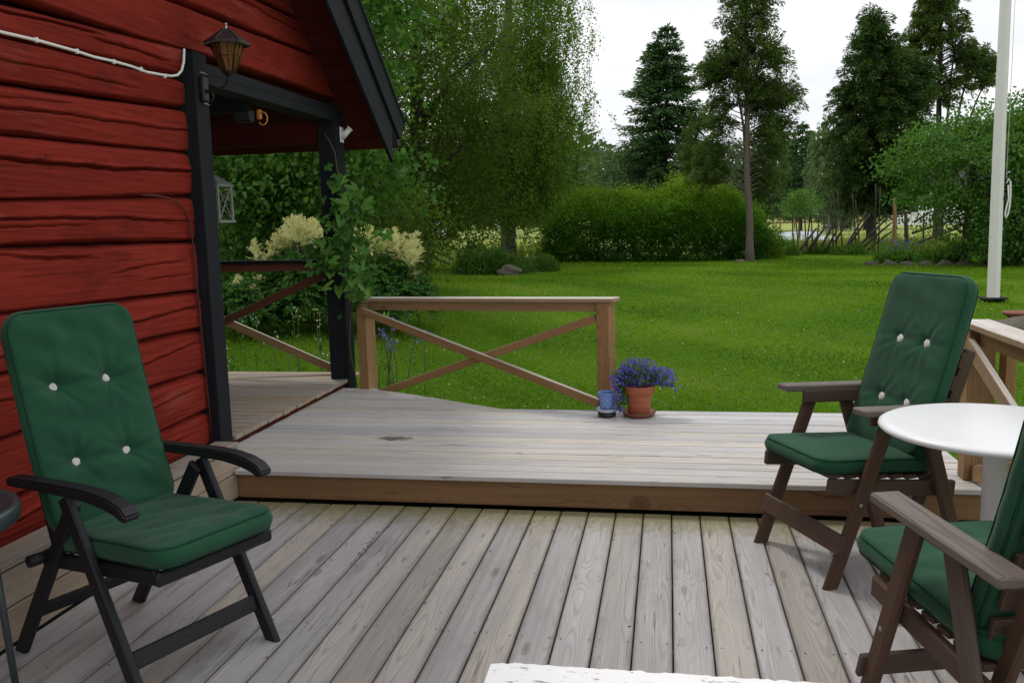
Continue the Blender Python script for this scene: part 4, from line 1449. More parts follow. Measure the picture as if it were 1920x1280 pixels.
# grain of the seat plank runs along its length
bt_ = bench_top()
mrot = Matrix.Rotation(-PI / 2, 4, "Z")
bt_.V = [np.array([tuple(mrot.inverted() @ Vector(v)) for v in bt_.V[0]])]
bt_.done("seat_plank", M["white_flaked"], bn, False, mrot)
beam("seat_plank", (-0.43, -0.13, 0.43), (0.455, -0.13, 0.43), 0.232, 0.04, M["white_flaked"], bn)
for sx in (-0.36, 0.38):
    beam("leg_panel", (sx, -0.20, 0.205), (sx, 0.16, 0.205), 0.035, 0.408, M["white_flaked"], bn)
beam("stretcher", (-0.34, 0.0, 0.22), (0.36, 0.0, 0.22), 0.03, 0.08, M["white_flaked"], bn)

# ------------------------------------------------------------------ pots
pt = thing("flower_pot", "terracotta flower pot with rolled rim on the upper deck edge", "flower pot", (-0.21, 6.27, 0.196))
lathe("pot_body", [(0.0, 0.002), (0.074, 0.002), (0.078, 0.01), (0.085, 0.06), (0.0858, 0.062), (0.0853, 0.064), (0.090, 0.10), (0.0908, 0.102), (0.0903, 0.104), (0.098, 0.150)], M["terracotta"], pt, 48)
lathe("pot_rim", [(0.097, 0.149), (0.108, 0.150), (0.112, 0.155), (0.114, 0.190), (0.116, 0.196), (0.114, 0.204), (0.108, 0.205), (0.103, 0.200), (0.098, 0.18)], M["terracotta"], pt, 48)
lathe("soil", [(0.0, 0.190), (0.06, 0.188), (0.1, 0.182)], M["soil"], pt, 32)
sa = thing("pot_saucer", "brown clay saucer under the terracotta flower pot", "saucer", (-0.21, 6.27, Z2 - 0.005))
lathe("dish", [(0.0, 0.0), (0.095, 0.0), (0.112, 0.012), (0.122, 0.030), (0.122, 0.036), (0.116, 0.036), (0.106, 0.022), (0.09, 0.018), (0.0, 0.018)], M["terracotta_dark"], sa, 44)

bp = thing("blue_pot", "small blue pot with white dots beside the terracotta pot", "flower pot", (-0.44, 6.24, 0.228))
lathe("pot_body", [(0.0, 0.002), (0.046, 0.002), (0.050, 0.006), (0.053, 0.04), (0.056, 0.08), (0.062, 0.105)], M["blue_glaze"], bp, 40)
lathe("pot_rim", [(0.0615, 0.104), (0.068, 0.116), (0.0705, 0.124), (0.068, 0.128), (0.062, 0.124), (0.056, 0.108)], M["blue_glaze"], bp, 40)
lathe("soil", [(0.0, 0.112), (0.03, 0.113), (0.058, 0.109)], M["soil"], bp, 28)
db = Buf()
for i, zz in enumerate((0.028, 0.05, 0.072, 0.09)):
    for k in range(9):
        a = 2 * PI * (k + 0.5 * (i % 2)) / 9
        r_ = 0.0502 + 0.0047 * (zz - 0.006) / 0.09 + (0.0012 if zz < 0.085 else 0.0025)
        c_ = Vector((r_ * math.cos(a), r_ * math.sin(a), zz))
        tx, tz = Vector((-math.sin(a), math.cos(a), 0)), Vector((0, 0, 1))
        nn = Vector((math.cos(a), math.sin(a), 0)) * 0.0012
        db.add([c_ + nn + tx * 0.0028 * math.cos(b) + tz * 0.0028 * math.sin(b) for b in np.linspace(0, 2 * PI, 9)[:-1]], [tuple(range(8))])
dbo = db.done("white_dot", M["dot_white"], bp, False)
dbo["kind"] = "stuff"
bs = thing("blue_saucer", "pale blue glazed saucer under the small dotted pot", "saucer", (-0.44, 6.24, Z2 + 0.026))
lathe("dish", [(0.0, 0.0), (0.052, 0.0), (0.070, 0.010), (0.080, 0.026), (0.079, 0.031), (0.072, 0.028), (0.060, 0.018), (0.0, 0.0185)], M["pale_glaze"], bs, 40)
bk = thing("black_dish", "black plastic dish under the pale blue saucer", "dish", (-0.44, 6.24, Z2 - 0.005))
lathe("dish", [(0.0, 0.0), (0.058, 0.0), (0.064, 0.004), (0.066, 0.031), (0.0, 0.0305)], M["black_dish"], bk, 36)

# lobelia
rng = np.random.default_rng(21)
lob = thing("lobelia", "bushy violet blue lobelia spilling over the terracotta pot", "plant", (-0.21, 6.27, 0.40))


def lobe_pts(n):
    P = []
    while len(P) < n:
        c = rng.choice(4, p=[0.42, 0.25, 0.22, 0.11])
        if c == 0:
            v = rng.normal(size=3); v /= np.linalg.norm(v)
            p = np.array([0.0, 0, 0.09]) + v * np.array([0.155, 0.13, 0.115]) * rng.random() ** 0.35
        elif c == 1:
            v = rng.normal(size=3); v /= np.linalg.norm(v)
            p = np.array([0.165, 0.0, 0.065]) + v * np.array([0.11, 0.10, 0.07]) * rng.random() ** 0.4
        elif c == 2:
            v = rng.normal(size=3); v /= np.linalg.norm(v)
            p = np.array([-0.115, -0.03, 0.05]) + v * np.array([0.10, 0.09, 0.09]) * rng.random() ** 0.4
        else:
            t = rng.random()
            p = np.array([-0.125 - 0.02 * t, -0.075, 0.0 - 0.17 * t]) + rng.normal(size=3) * np.array([0.02, 0.02, 0.015])
            if rng.random() < 0.2:
                p = np.array([0.24 + 0.03 * rng.normal(), 0.0, -0.005 + 0.02 * rng.normal()])
        if p[2] > -0.18 and (np.hypot(p[0], p[1]) > 0.115 or p[2] > 0.0):
            P.append(p)
    return np.array(P)


P = lobe_pts(720)
outw = unit(P - np.array([0, 0, 0.0]))
fl_parts = []
for k in range(5):
    d = unit(rng.normal(size=P.shape) + outw * 0.8)
    fl_parts.append(leaves(P, d, 0.0145, 0.0105, rng, np.repeat(rng.random(1)[0], len(P)) * 0.4 + rng.random(len(P)) * 0.6, 0.1, 0.6))
leaf_obj("blossom", fl_parts, M["lobelia"], lob, "stuff")
P2 = lobe_pts(1300)
d2 = unit(rng.normal(size=P2.shape) + unit(P2) * 0.7 + np.array([0, 0, 0.4]))
leaf_obj("foliage", [leaves(P2 * 0.92, d2, 0.024, 0.006, rng), leaves(P2 * 0.75, d2, 0.028, 0.008, rng)], M["leaf_arun"], lob, "stuff")
# pale sprig in the pot
sp = [leaves(np.array([[-0.17, -0.06, 0.10]] * 9), np.array([[math.cos(a), math.sin(a) * 0.4, 0.25 + 0.2 * math.sin(3 * a)] for a in np.linspace(0, 2 * PI, 10)[:-1]]), 0.045, 0.012, rng, np.full(9, 0.9))]
sp.append(leaves(np.array([[-0.15, -0.05, 0.06 + 0.01 * i] for i in range(4)]), np.array([[-1, 0, 0.6], [0.6, -0.6, 0.6], [-0.3, -1, 0.5], [1, 0, 0.3]]), 0.03, 0.01, rng, np.full(4, 0.9)))
leaf_obj("pale_sprig", sp, M["leaf_fresh"], lob)


# ------------------------------------------------------------------ hop vine on the porch post
def hop_leaf(rng, lobes=5):
    V, F = [(0, 0, 0)], []
    angs = np.linspace(-2.3, 2.3, lobes)
    rad = [0.62, 0.85, 1.0, 0.85, 0.62][:lobes]
    pts = []
    for i, (a, r_) in enumerate(zip(angs, rad)):
        if i > 0:
            am = (angs[i - 1] + a) / 2
            pts.append((math.sin(am) * 0.52, math.cos(am) * 0.52, 0.05))
        pts.append((math.sin(a - 0.34) * r_ * 0.74, math.cos(a - 0.34) * r_ * 0.74, 0.03))
        pts.append((math.sin(a - 0.16) * r_ * 0.92, math.cos(a - 0.16) * r_ * 0.92, -0.02))
        pts.append((math.sin(a) * r_, math.cos(a) * r_, -0.10 - 0.06 * rng.random()))
        pts.append((math.sin(a + 0.16) * r_ * 0.92, math.cos(a + 0.16) * r_ * 0.92, -0.02))
        pts.append((math.sin(a + 0.34) * r_ * 0.74, math.cos(a + 0.34) * r_ * 0.74, 0.03))
    V += pts
    n = len(pts)
    for i in range(n - 1):
        F.append((0, i + 1, i + 2))
    return V, F


vine = thing("hop_vine", "leafy green hop vine climbing the far black porch post", "vine", (-2.72, 7.2, 0.2))
VO = np.array([-2.72, 7.2, 0.2])
rng = np.random.default_rng(31)
stems = [[(-2.70, 7.24, 0.0), (-2.76, 7.22, 0.5), (-2.72, 7.24, 0.9), (-2.75, 7.22, 1.3), (-2.79, 7.24, 1.7), (-2.77, 7.24, 1.95), (-2.80, 7.24, 2.2), (-2.90, 7.24, 2.38)],
         [(-2.66, 7.22, 0.0), (-2.64, 7.20, 0.6), (-2.66, 7.20, 1.1), (-2.68, 7.21, 1.5), (-2.64, 7.2, 1.75), (-2.58, 7.2, 1.84)],
         [(-2.70, 7.22, 1.0), (-2.85, 7.19, 1.25), (-2.98, 7.2, 1.5), (-3.05, 7.22, 1.44)],
         [(-2.66, 7.2, 1.3), (-2.56, 7.2, 1.55), (-2.46, 7.2, 1.68), (-2.42, 7.2, 1.60)]]
for s in stems:
    s = np.array(s)
    t = np.linspace(0, len(s) - 1, 24)
    pts = np.stack([np.interp(t, range(len(s)), s[:, i]) for i in range(3)], 1)
    pts[:, 0] += 0.012 * np.sin(t * 3.1)
    tube("stem", pts - VO, 0.0045, M["stem"], vine, 6)
hop_meshes = []
for i in range(4):
    V_, F_ = hop_leaf(rng, 5 if i < 2 else 3)
    me = np_mesh("hop_leaf", np.array(V_), np.array(F_), np.full(len(F_), [0.05, 0.4, 0.65, 1.0][i]))
    me.materials.append(M["hop"])
    hop_meshes.append(me)
centers = []
for n_, c, s in ((12, (-2.80, 7.17, 1.60), (0.06, 0.03, 0.09)), (6, (-2.79, 7.18, 1.98), (0.04, 0.02, 0.07)), (12, (-2.80, 7.17, 1.80), (0.05, 0.03, 0.10)), (10, (-2.62, 7.16, 1.80), (0.06, 0.03, 0.07)), (12, (-2.95, 7.15, 1.40), (0.07, 0.03, 0.08)),
                 (16, (-2.80, 7.14, 1.33), (0.08, 0.04, 0.09)), (18, (-2.66, 7.14, 1.42), (0.08, 0.05, 0.10)), (20, (-2.70, 7.12, 1.16), (0.09, 0.05, 0.09)),
                 (12, (-2.50, 7.16, 1.48), (0.06, 0.04, 0.10)), (14, (-2.58, 7.13, 1.08), (0.06, 0.04, 0.08)), (6, (-2.80, 7.55, 0.45), (0.12, 0.05, 0.16)),
                 (6, (-2.86, 7.6, 0.75), (0.12, 0.05, 0.12))):
    for _ in range(int(n_ * 1.6)):
        centers.append(np.array(c) + rng.normal(size=3) * np.array(s))
for c in centers:
    s = rng.uniform(0.035, 0.092)
    e = Euler((rng.uniform(-0.3, 0.9) + PI / 2 + 0.3, rng.normal() * 0.5, rng.normal() * 0.7))
    m = Matrix.Translation(c - VO) @ Matrix.Rotation(rng.normal() * 0.6, 4, "Z") @ Matrix.Rotation(rng.uniform(0.5, 1.4), 4, "X") @ Matrix.Rotation(PI + rng.normal() * 0.7, 4, "Z") @ Matrix.Scale(s, 4)
    obj("leaf", hop_meshes[rng.integers(4)], None, vine, m)


# ------------------------------------------------------------------ goat's beard shrubs
def plume_mesh(rng):
    """Feathery panicle: a leading spike with many slender side spikes."""
    P, D = [], []

    def spike(p, d, ln, r, n):
        d = d / np.linalg.norm(d)
        for _ in range(n):
            t = rng.random()
            o = rng.normal(size=3)
            o -= d * np.dot(o, d)
            o /= np.linalg.norm(o) + 1e-9
            P.append(p + d * ln * t + o * r * (1 - 0.75 * t) * rng.random() ** 0.5 + np.array([0, 0, -0.12 * ln * t * t]))
            D.append(d * 0.5 + o)
    spike(np.zeros(3), np.array([0.05, 0, 1.0]), 0.36, 0.022, 220)
    for i in range(22):
        t = (i + rng.random()) / 22
        a = rng.random() * 6.28
        el = 0.55 + 0.6 * t
        spike(np.array([0.02 * t, 0, 0.27 * t]), np.array([math.cos(a), math.sin(a), el]), 0.19 * (1 - 0.62 * t) * rng.uniform(0.7, 1.2), 0.013, 62)
    P, D = np.array(P), np.array(D) + rng.normal(size=(len(P), 3)) * 0.5
    V, F, T = leaves(P, D, 0.0135, 0.009, rng, 0.1 + rng.random(len(P)) * 0.9)
    me = np_mesh("plume", V, F, T)
    me.materials.append(M["plume"])
    return me


rng = np.random.default_rng(41)
plumes = [plume_mesh(rng) for _ in range(3)]


def compound_leaf_points(n, c, r, rng):
    v = unit(rng.normal(size=(n, 3)))
    v[:, 2] = np.abs(v[:, 2]) * 1.1 - 0.25
    k = rng.random(n) ** 0.4
    return np.array(c) + v * k[:, None] * np.array(r)


def goatsbeard(name, label, base, rx, ry, hz, spots):
    t = thing(name, label, "shrub", base, 0, "goat's beard shrubs beyond the porch")
    parts = []
    n = 900
    P = compound_leaf_points(n, (0, 0, hz * 0.42), (rx, ry, hz * 0.55), rng)
    P[:, 2] = np.clip(P[:, 2], 0.03, None)
    D = unit(P - np.array([0, 0, hz * 0.1])) * np.array([1, 1, 0.25])
    D = unit(D + rng.normal(size=D.shape) * 0.35)
    S = unit(np.cross(D, np.array([0, 0, 1.0])))
    for i in range(9):        # leaflets in pairs along an arching stalk
        s = i / 8
        for sg in (-1, 1):
            Q = P + D * (0.24 * s) + np.array([0, 0, -0.10 * s * s])
            parts.append(leaves(Q, D * 0.6 + S * sg + np.array([0, 0, -0.15]), 0.085 * (1 - 0.45 * s), 0.036, rng))
    leaf_obj("foliage", parts, M["leaf_arun"], t)
    sb_ = Buf()
    for (px_, py_, pz_, s, lean) in spots:
        sb_.tube([(px_ * 0.3, py_ * 0.3, 0.1), (px_ * 0.7, py_ * 0.7, pz_ * 0.6), (px_, py_, pz_)], 0.005, 5)
        m = Matrix.Translation((px_, py_, pz_)) @ Euler((rng.normal() * 0.28, lean + rng.normal() * 0.30, rng.random() * 6)).to_matrix().to_4x4() @ Matrix.Scale(s, 4)
        obj("plume", plumes[rng.integers(3)], None, t, m)
    sb_.done("stem", M["stem"], t)


def spots_for(n, x0, x1, z0, z1):
    out = []
    for i in range(n):
        k = (i + rng.random() * 0.8) / n
        x = x0 + (x1 - x0) * k
        arc = math.sin(PI * min(1, max(0, 0.15 + 0.7 * k)))
        out.append((x, rng.uniform(-0.35, 0.2), z0 + (z1 - z0) * arc + rng.uniform(-0.12, 0.06), rng.uniform(0.6, 1.15), 0.8 * (k - 0.35)))
    return out


goatsbeard("goatsbeard_shrub", "cream plumed goat's beard shrub seen through the porch opening", (-5.0, 11.6, float(gz(-5.0, 11.6))), 0.75, 0.6, 1.25, spots_for(44, -0.62, 0.65, 0.75, 1.30))
goatsbeard("goatsbeard_shrub", "cream plumed goat's beard shrub right of the hop vine", (-3.85, 11.5, float(gz(-3.85, 11.5))), 0.62, 0.55, 1.15, spots_for(38, -0.55, 0.52, 0.72, 1.22) + [(0.45, 0, 0.72, 0.8, 0.6), (0.5, -0.1, 0.62, 0.7, 0.8)])
goatsbeard("goatsbeard_shrub", "low pale goat's beard clump at the foot of the porch shrubs", (-5.75, 11.2, float(gz(-5.75, 11.2))), 0.5, 0.45, 0.8, spots_for(8, -0.3, 0.3, 0.35, 0.6))


# ------------------------------------------------------------------ trees
def limb_path(p0, p1, rng, n=9, wob=0.06, sag=0.0):
    p0, p1 = np.array(p0, float), np.array(p1, float)
    t = np.linspace(0, 1, n)[:, None]
    L = np.linalg.norm(p1 - p0)
    P = p0 + (p1 - p0) * t
    w = np.cumsum(rng.normal(size=(n, 3)), 0) * wob * L / n
    w -= w[0] + (w[-1] - w[0]) * t
    P = P + w
    P[:, 2] += sag * L * np.sin(PI * t[:, 0])
    return P


def trunk_limbs(buf, base, top, r0, r1, limbs, rng, n=14, wob=0.03):
    P = limb_path(base, top, rng, n, wob)
    rad = np.linspace(r0, r1, n)
    rad[0] *= 1.35
    buf.tube(P, rad, 10)
    for (k, tip, r) in limbs:
        i = k * (n - 1)
        p = np.array([np.interp(i, range(n), P[:, j]) for j in range(3)])
        Q = limb_path(p, tip, rng, 8, 0.12, 0.06)
        buf.tube(Q, np.linspace(r, r * 0.2, 8), 6)
        for _ in range(3):
            q = Q[rng.integers(3, 7)]
            e = q + (np.array(tip) - p) * 0.18 + rng.normal(size=3) * 0.13 * np.linalg.norm(np.array(tip) - p)
            buf.tube(limb_path(q, e, rng, 5, 0.1), np.linspace(r * 0.35, r * 0.08, 5), 5)
    return P


def ell_pts(n, ells, rng, shell=0.5):
    """Points in a union of ellipsoids (cx,cy,cz,rx,ry,rz,weight), pushed towards the shell."""
    w = np.array([e[6] for e in ells], float)
    w /= w.sum()
    c = rng.choice(len(ells), n, p=w)
    E = np.array([e[:6] for e in ells], float)[c]
    v = unit(rng.normal(size=(n, 3)))
    k = rng.random(n) ** (1 / 3)
    k = k * (1 - shell) + shell * k ** 0.3
    return E[:, :3] + v * k[:, None] * E[:, 3:], v


def broadleaf(name, label, base, top, r0, ells, nclump, per, leafL, leafW, mat, seed, bark="bark_dark", droop=0.25, spread=0.28, group=None, cat="tree", hang=0.0, limbs=10, shell=0.5, boughs=0, brad=0.5):
    rng = np.random.default_rng(seed)
    t = thing(name, label, cat, base, 0, group)
    B = np.array(base, float)
    cen, v = ell_pts(nclump, ells, rng, shell)
    btint = rng.random(nclump)
    if boughs:           # leaf clumps gather on boughs, with open hollows between them
        bc, bv = ell_pts(boughs, ells, rng, 0.75)
        which = rng.integers(0, boughs, nclump)
        free = rng.random(nclump) < 0.22
        o = rng.normal(size=(nclump, 3)) * brad * np.array([1, 1, 0.5])
        cb = bc[which] + o
        cb[:, 2] -= 0.35 * np.hypot(o[:, 0], o[:, 1])
        cen = np.where(free[:, None], cen, cb)
        v = np.where(free[:, None], v, bv[which])
        btint = 0.6 * rng.random(boughs)[which] + 0.4 * btint
    n = nclump * per
    idx = np.repeat(np.arange(nclump), per)
    cs = spread * (0.6 + 0.8 * rng.random(nclump))[idx]
    if hang > 0:                      # pendulous strands
        ln = hang * (0.4 + 0.9 * rng.random(nclump))[idx]
        s = rng.random(n)
        sway = rng.normal(size=(nclump, 3))[idx] * 0.22
        P = cen[idx] + sway * s[:, None] * ln[:, None] + rng.normal(size=(n, 3)) * 0.05 * spread / 0.28
        P[:, 2] -= s * ln
    else:
        o = rng.normal(size=(n, 3)) * cs[:, None] * np.array([1, 1, 0.55])
        P = cen[idx] + o
        P[:, 2] -= droop * np.linalg.norm(o[:, :2], axis=1)
    D = unit(rng.normal(size=(n, 3)) * 0.8 + v[idx] * 0.5 + np.array([0, 0, -0.6]))
    tint = 0.45 * rng.random(n) + 0.55 * btint[idx]
    Lr_ = leafL * (0.65 + 0.6 * rng.random(n))
    keep = P[:, 2] > 0.15 + B[2]
    parts = [leaves(P[keep] - B, D[keep], Lr_[keep], Lr_[keep] * leafW / leafL, rng, tint[keep])]
    leaf_obj("crown", parts, mat, t)
    buf = Buf()
    lm_ = []
    tips, _ = ell_pts(limbs, ells, rng, 0.0)
    for tp in tips:
        zz = (tp[2] - B[2]) / (top[2] - B[2])
        lm_.append((float(np.clip(zz - 0.22, 0.15, 0.9)), tp - B, r0 * 0.28))
    trunk_limbs(buf, (0, 0, -0.15), np.array(top) - B, r0, r0 * 0.25, lm_, rng)
    buf.done("trunk", M[bark], t)
    return t


def gzf(x, y):
    return float(gz(x, y))


# near broadleaf behind the house
broadleaf("broadleaf_tree", "large leaved green tree close behind the house porch", (-7.0, 14.6, gzf(-7.0, 14.6)), (-7.0, 14.6, 7.3), 0.2,
          [(-7.4, 14.6, 4.9, 2.5, 1.9, 3.2, 5), (-5.65, 14.2, 6.0, 1.15, 1.3, 2.0, 2.0), (-5.75, 13.8, 2.75, 1.25, 0.9, 0.55, 1.2), (-7.8, 13.9, 2.4, 1.5, 1.2, 0.9, 1.4), (-5.2, 13.9, 5.4, 0.75, 0.8, 1.1, 0.6)],
          1250, 36, 0.105, 0.077, M["leaf_maple"], 101, droop=0.45, spread=0.24, hang=0.0, shell=0.55, boughs=120, brad=0.42)
# dark thick trunked tree behind it
broadleaf("shade_tree", "dark tall tree with thick trunk at the left edge of the lawn", (-6.15, 21.0, gzf(-6.15, 21)), (-5.9, 21.3, 9.0), 0.26,
          [(-6.2, 21.3, 5.6, 2.6, 1.9, 4.2, 4), (-4.4, 21.2, 3.6, 1.4, 1.2, 1.3, 1.0), (-7.6, 21, 4.2, 1.6, 1.4, 2.8, 1.5), (-5.0, 21.2, 5.5, 1.4, 1.2, 2.0, 1.2), (-5.8, 21.2, 2.2, 1.7, 1.2, 0.7, 0.8)],
          1750, 42, 0.088, 0.05, M["leaf_dark"], 102, droop=0.3, spread=0.28, limbs=16, boughs=90, brad=0.6)
# big weeping birch
broadleaf("birch_tree", "tall weeping birch in the middle with fine hanging twigs", (-4.75, 26.0, gzf(-4.75, 26)), (-4.5, 26.0, 11.5), 0.22,
          [(-4.95, 26.0, 7.0, 1.9, 1.8, 4.4, 6), (-3.75, 25.9, 5.0, 0.95, 1.1, 2.2, 2), (-5.9, 25.9, 5.0, 1.4, 1.2, 2.4, 1.6), (-4.2, 26, 2.7, 1.9, 1.2, 0.9, 1.5), (-3.6, 25.9, 7.0, 0.65, 0.9, 2.0, 0.8)],
          4500, 38, 0.063, 0.047, M["leaf_birch"], 103, bark="birch_bark", hang=0.95, spread=0.28, limbs=18, shell=0.4, boughs=150, brad=0.50)
# lilac-like bush at the right
broadleaf("lilac_bush", "large leafy green bush beside the white flagpole", (6.2, 20.0, gzf(6.2, 20)), (6.3, 20.0, 3.4), 0.09,
          [(6.35, 20.0, 2.58, 1.45, 1.3, 1.22, 4), (7.4, 20.2, 2.5, 1.4, 1.2, 1.45, 2.5), (5.3, 19.8, 2.75, 0.75, 0.8, 0.6, 1.0), (7.25, 20, 1.35, 1.0, 1.0, 1.0, 2.6), (8.6, 20.6, 2.4, 1.3, 1.2, 1.9, 2.0), (7.9, 20.6, 3.3, 1.2, 1.1, 0.8, 1.5)],
          1100, 38, 0.085, 0.055, M["leaf_lilac"], 104, droop=0.3, spread=0.17, cat="bush", limbs=14, boughs=110, brad=0.28)
broadleaf("dark_bush", "dark dense shrub in the shade behind the flagpole", (7.6, 19.0, gzf(7.6, 19)), (7.6, 19.0, 1.6), 0.05,
          [(7.4, 19.2, 1.0, 1.4, 0.7, 0.85, 2.5), (8.8, 19.2, 1.1, 1.0, 0.7, 1.0, 1.5)], 420, 34, 0.075, 0.05, M["leaf_lilac"], 105, spread=0.18, cat="bush", limbs=5)
broadleaf("small_tree", "small rounded light green tree in the meadow behind the fence", (5.65, 40.0, gzf(5.65, 40)), (5.65, 40, 2.4), 0.06,
          [(5.75, 40, 2.15, 0.65, 0.6, 0.55, 1), (5.4, 40, 1.85, 0.45, 0.45, 0.35, 0.5)], 130, 26, 0.08, 0.055, M["leaf_fresh"], 106, spread=0.14, limbs=6)
broadleaf("pale_birch", "pale grey green weeping birch beyond the meadow", (8.6, 50.0, gzf(8.6, 50)), (8.7, 50, 7.0), 0.13,
          [(8.6, 50, 4.2, 1.35, 1.1, 2.6, 3), (9.3, 50, 3.0, 1.2, 1.0, 1.6, 2)], 620, 30, 0.11, 0.08, M["pale_leaf"], 107, bark="birch_bark", hang=1.0, limbs=10)
broadleaf("bright_shrub", "bright green round shrub left of the cream plumes", (-7.25, 14.2, gzf(-7.25, 14.2)), (-7.25, 14.2, 1.3), 0.03,
          [(-7.25, 14.2, 1.0, 0.75, 0.6, 0.65, 1)], 200, 40, 0.07, 0.028, M["leaf_fresh"], 108, spread=0.12, cat="shrub", limbs=6)
broadleaf("dark_shrub", "dark green shrub mass in shade beneath the near tree", (-6.9, 15.5, gzf(-6.9, 15.5)), (-6.9, 15.5, 2.2), 0.05,
          [(-7.4, 15.5, 1.5, 1.6, 0.8, 1.3, 2), (-5.6, 15.6, 1.4, 1.5, 0.8, 1.2, 1.5)], 420, 36, 0.09, 0.05, M["leaf_dark"], 109, spread=0.22, cat="shrub", limbs=6)


def conifer(name, label, base, h, rmax, mat, seed, clear=0.1, whorls=26, per=11, twigs=9, needle=(0.10, 0.028), droop=0.28, shape=1.0, bark="bark_dark", trunk_r=0.12, dens=5, tops=((0, 0),), group=None, tipup=0.12, lean=(0, 0)):
    """Spruce: whorled boughs that sag and lift at the tip, flat side sprays of needles."""
    rng = np.random.default_rng(seed)
    t = thing(name, label, "tree", base, 0, group)
    P_, D_, L_s, T_ = [], [], [], []
    buf = Buf()
    for ti, (tx, ty) in enumerate(tops):
        hh = h * (1 - 0.06 * ti)
        buf.tube([(0, 0, -0.2), (tx * 0.2, ty * 0.2, hh * 0.4), (tx * 0.9, ty, hh * 0.8), (tx, ty, hh)], [trunk_r, trunk_r * 0.7, trunk_r * 0.25, 0.008], 8)
        for w in range(whorls):
            k = clear + (1 - clear) * (w + rng.random() * 0.6) / whorls
            if ti > 0 and k < 0.75:
                continue
            zc = hh * k
            cx, cy = tx * min(1, k / 0.8) , ty * min(1, k / 0.8)
            R_ = rmax * ((1 - (k - clear) / (1 - clear)) ** shape) * rng.uniform(0.85, 1.08) + 0.10
            for b in range(per):
                a = 2 * PI * (b + rng.random() * 0.9) / per
                L = R_ * rng.uniform(0.62, 1.18)
                z = zc + rng.normal() * hh * (1 - clear) / whorls * 0.9 * (k < 0.93)
                n = 7
                s = np.linspace(0, 1, n)
                dx, dy = math.cos(a), math.sin(a)
                q = np.stack([cx + dx * L * s, cy + dy * L * s, z - droop * L * s + tipup * L * s ** 3 + 0.10 * L * s * (1 - s)], 1)
                if L > 0.5:
                    buf.tube(q, np.linspace(0.018, 0.004, n) * (0.5 + L / 3), 4)
                m = max(3, int(twigs * min(1.0, 0.35 + L / rmax)))
                for j in range(m):
                    sj = 0.22 + 0.78 * (j + rng.random() * 0.8) / m
                    p = np.array([np.interp(sj, s, q[:, c]) for c in range(3)])
                    for sg in (-1, 1):
                        tl = 0.30 * L * (1.15 - sj) + 0.07
                        td = np.array([dx * 0.75 - sg * dy * 0.75, dy * 0.75 + sg * dx * 0.75, -0.25 + 0.12 * rng.normal()])
                        td /= np.linalg.norm(td)
                        ii = np.linspace(0.05, 1, max(2, int(dens * min(1.6, tl / 0.22))))
                        for i_ in ii:
                            P_.append(p + td * tl * i_ + np.array([0, 0, -0.10 * tl * i_ * i_]))
                            D_.append(td + rng.normal(size=3) * 0.40)
                            T_.append(0.25 + 0.55 * sj * i_ + 0.3 * rng.random())
                for i_ in range(3):
                    P_.append(q[-1] - np.array([dx, dy, 0]) * 0.05 * i_)
                    D_.append(np.array([dx, dy, 0.15]) + rng.normal(size=3) * 0.3)
                    T_.append(0.9)
        for i_ in np.linspace(0.9, 1.0, 14):
            for _ in range(3):
                P_.append(np.array([tx, ty, hh * i_]))
                a = rng.random() * 6.28
                D_.append(np.array([math.cos(a), math.sin(a), 1.1]))
                T_.append(0.6)
    P_, D_, T_ = np.array(P_), np.array(D_), np.array(T_)
    keep = P_[:, 2] > 0.05
    n = keep.sum()
    parts = [leaves(P_[keep], D_[keep], needle[0] * rng.uniform(0.7, 1.3, n), needle[1] * rng.uniform(0.7, 1.3, n), rng, T_[keep], 0.08)]
    leaf_obj("crown", parts, mat, t)
    buf.done("trunk", M[bark], t)
    return t


conifer("spruce_tree", "dark green spruce with two thin tops rising behind the hedge", (-0.12, 32.0, gzf(-0.1, 32)), 7.75, 2.75, M["leaf_spruce"], 201, clear=0.10, tops=((0.12, 0), (-0.30, 0.1)), shape=0.82,
        needle=(0.15, 0.05), whorls=34, per=13, twigs=10, droop=0.22, tipup=0.18)
conifer("far_spruce", "dark pointed spruce far behind the juniper trunk", (8.55, 60.0, gzf(8.5, 60)), 6.9, 2.0, M["leaf_spruce"], 202, clear=0.18, shape=0.7, needle=(0.30, 0.09), whorls=22, per=9, twigs=6, dens=3)


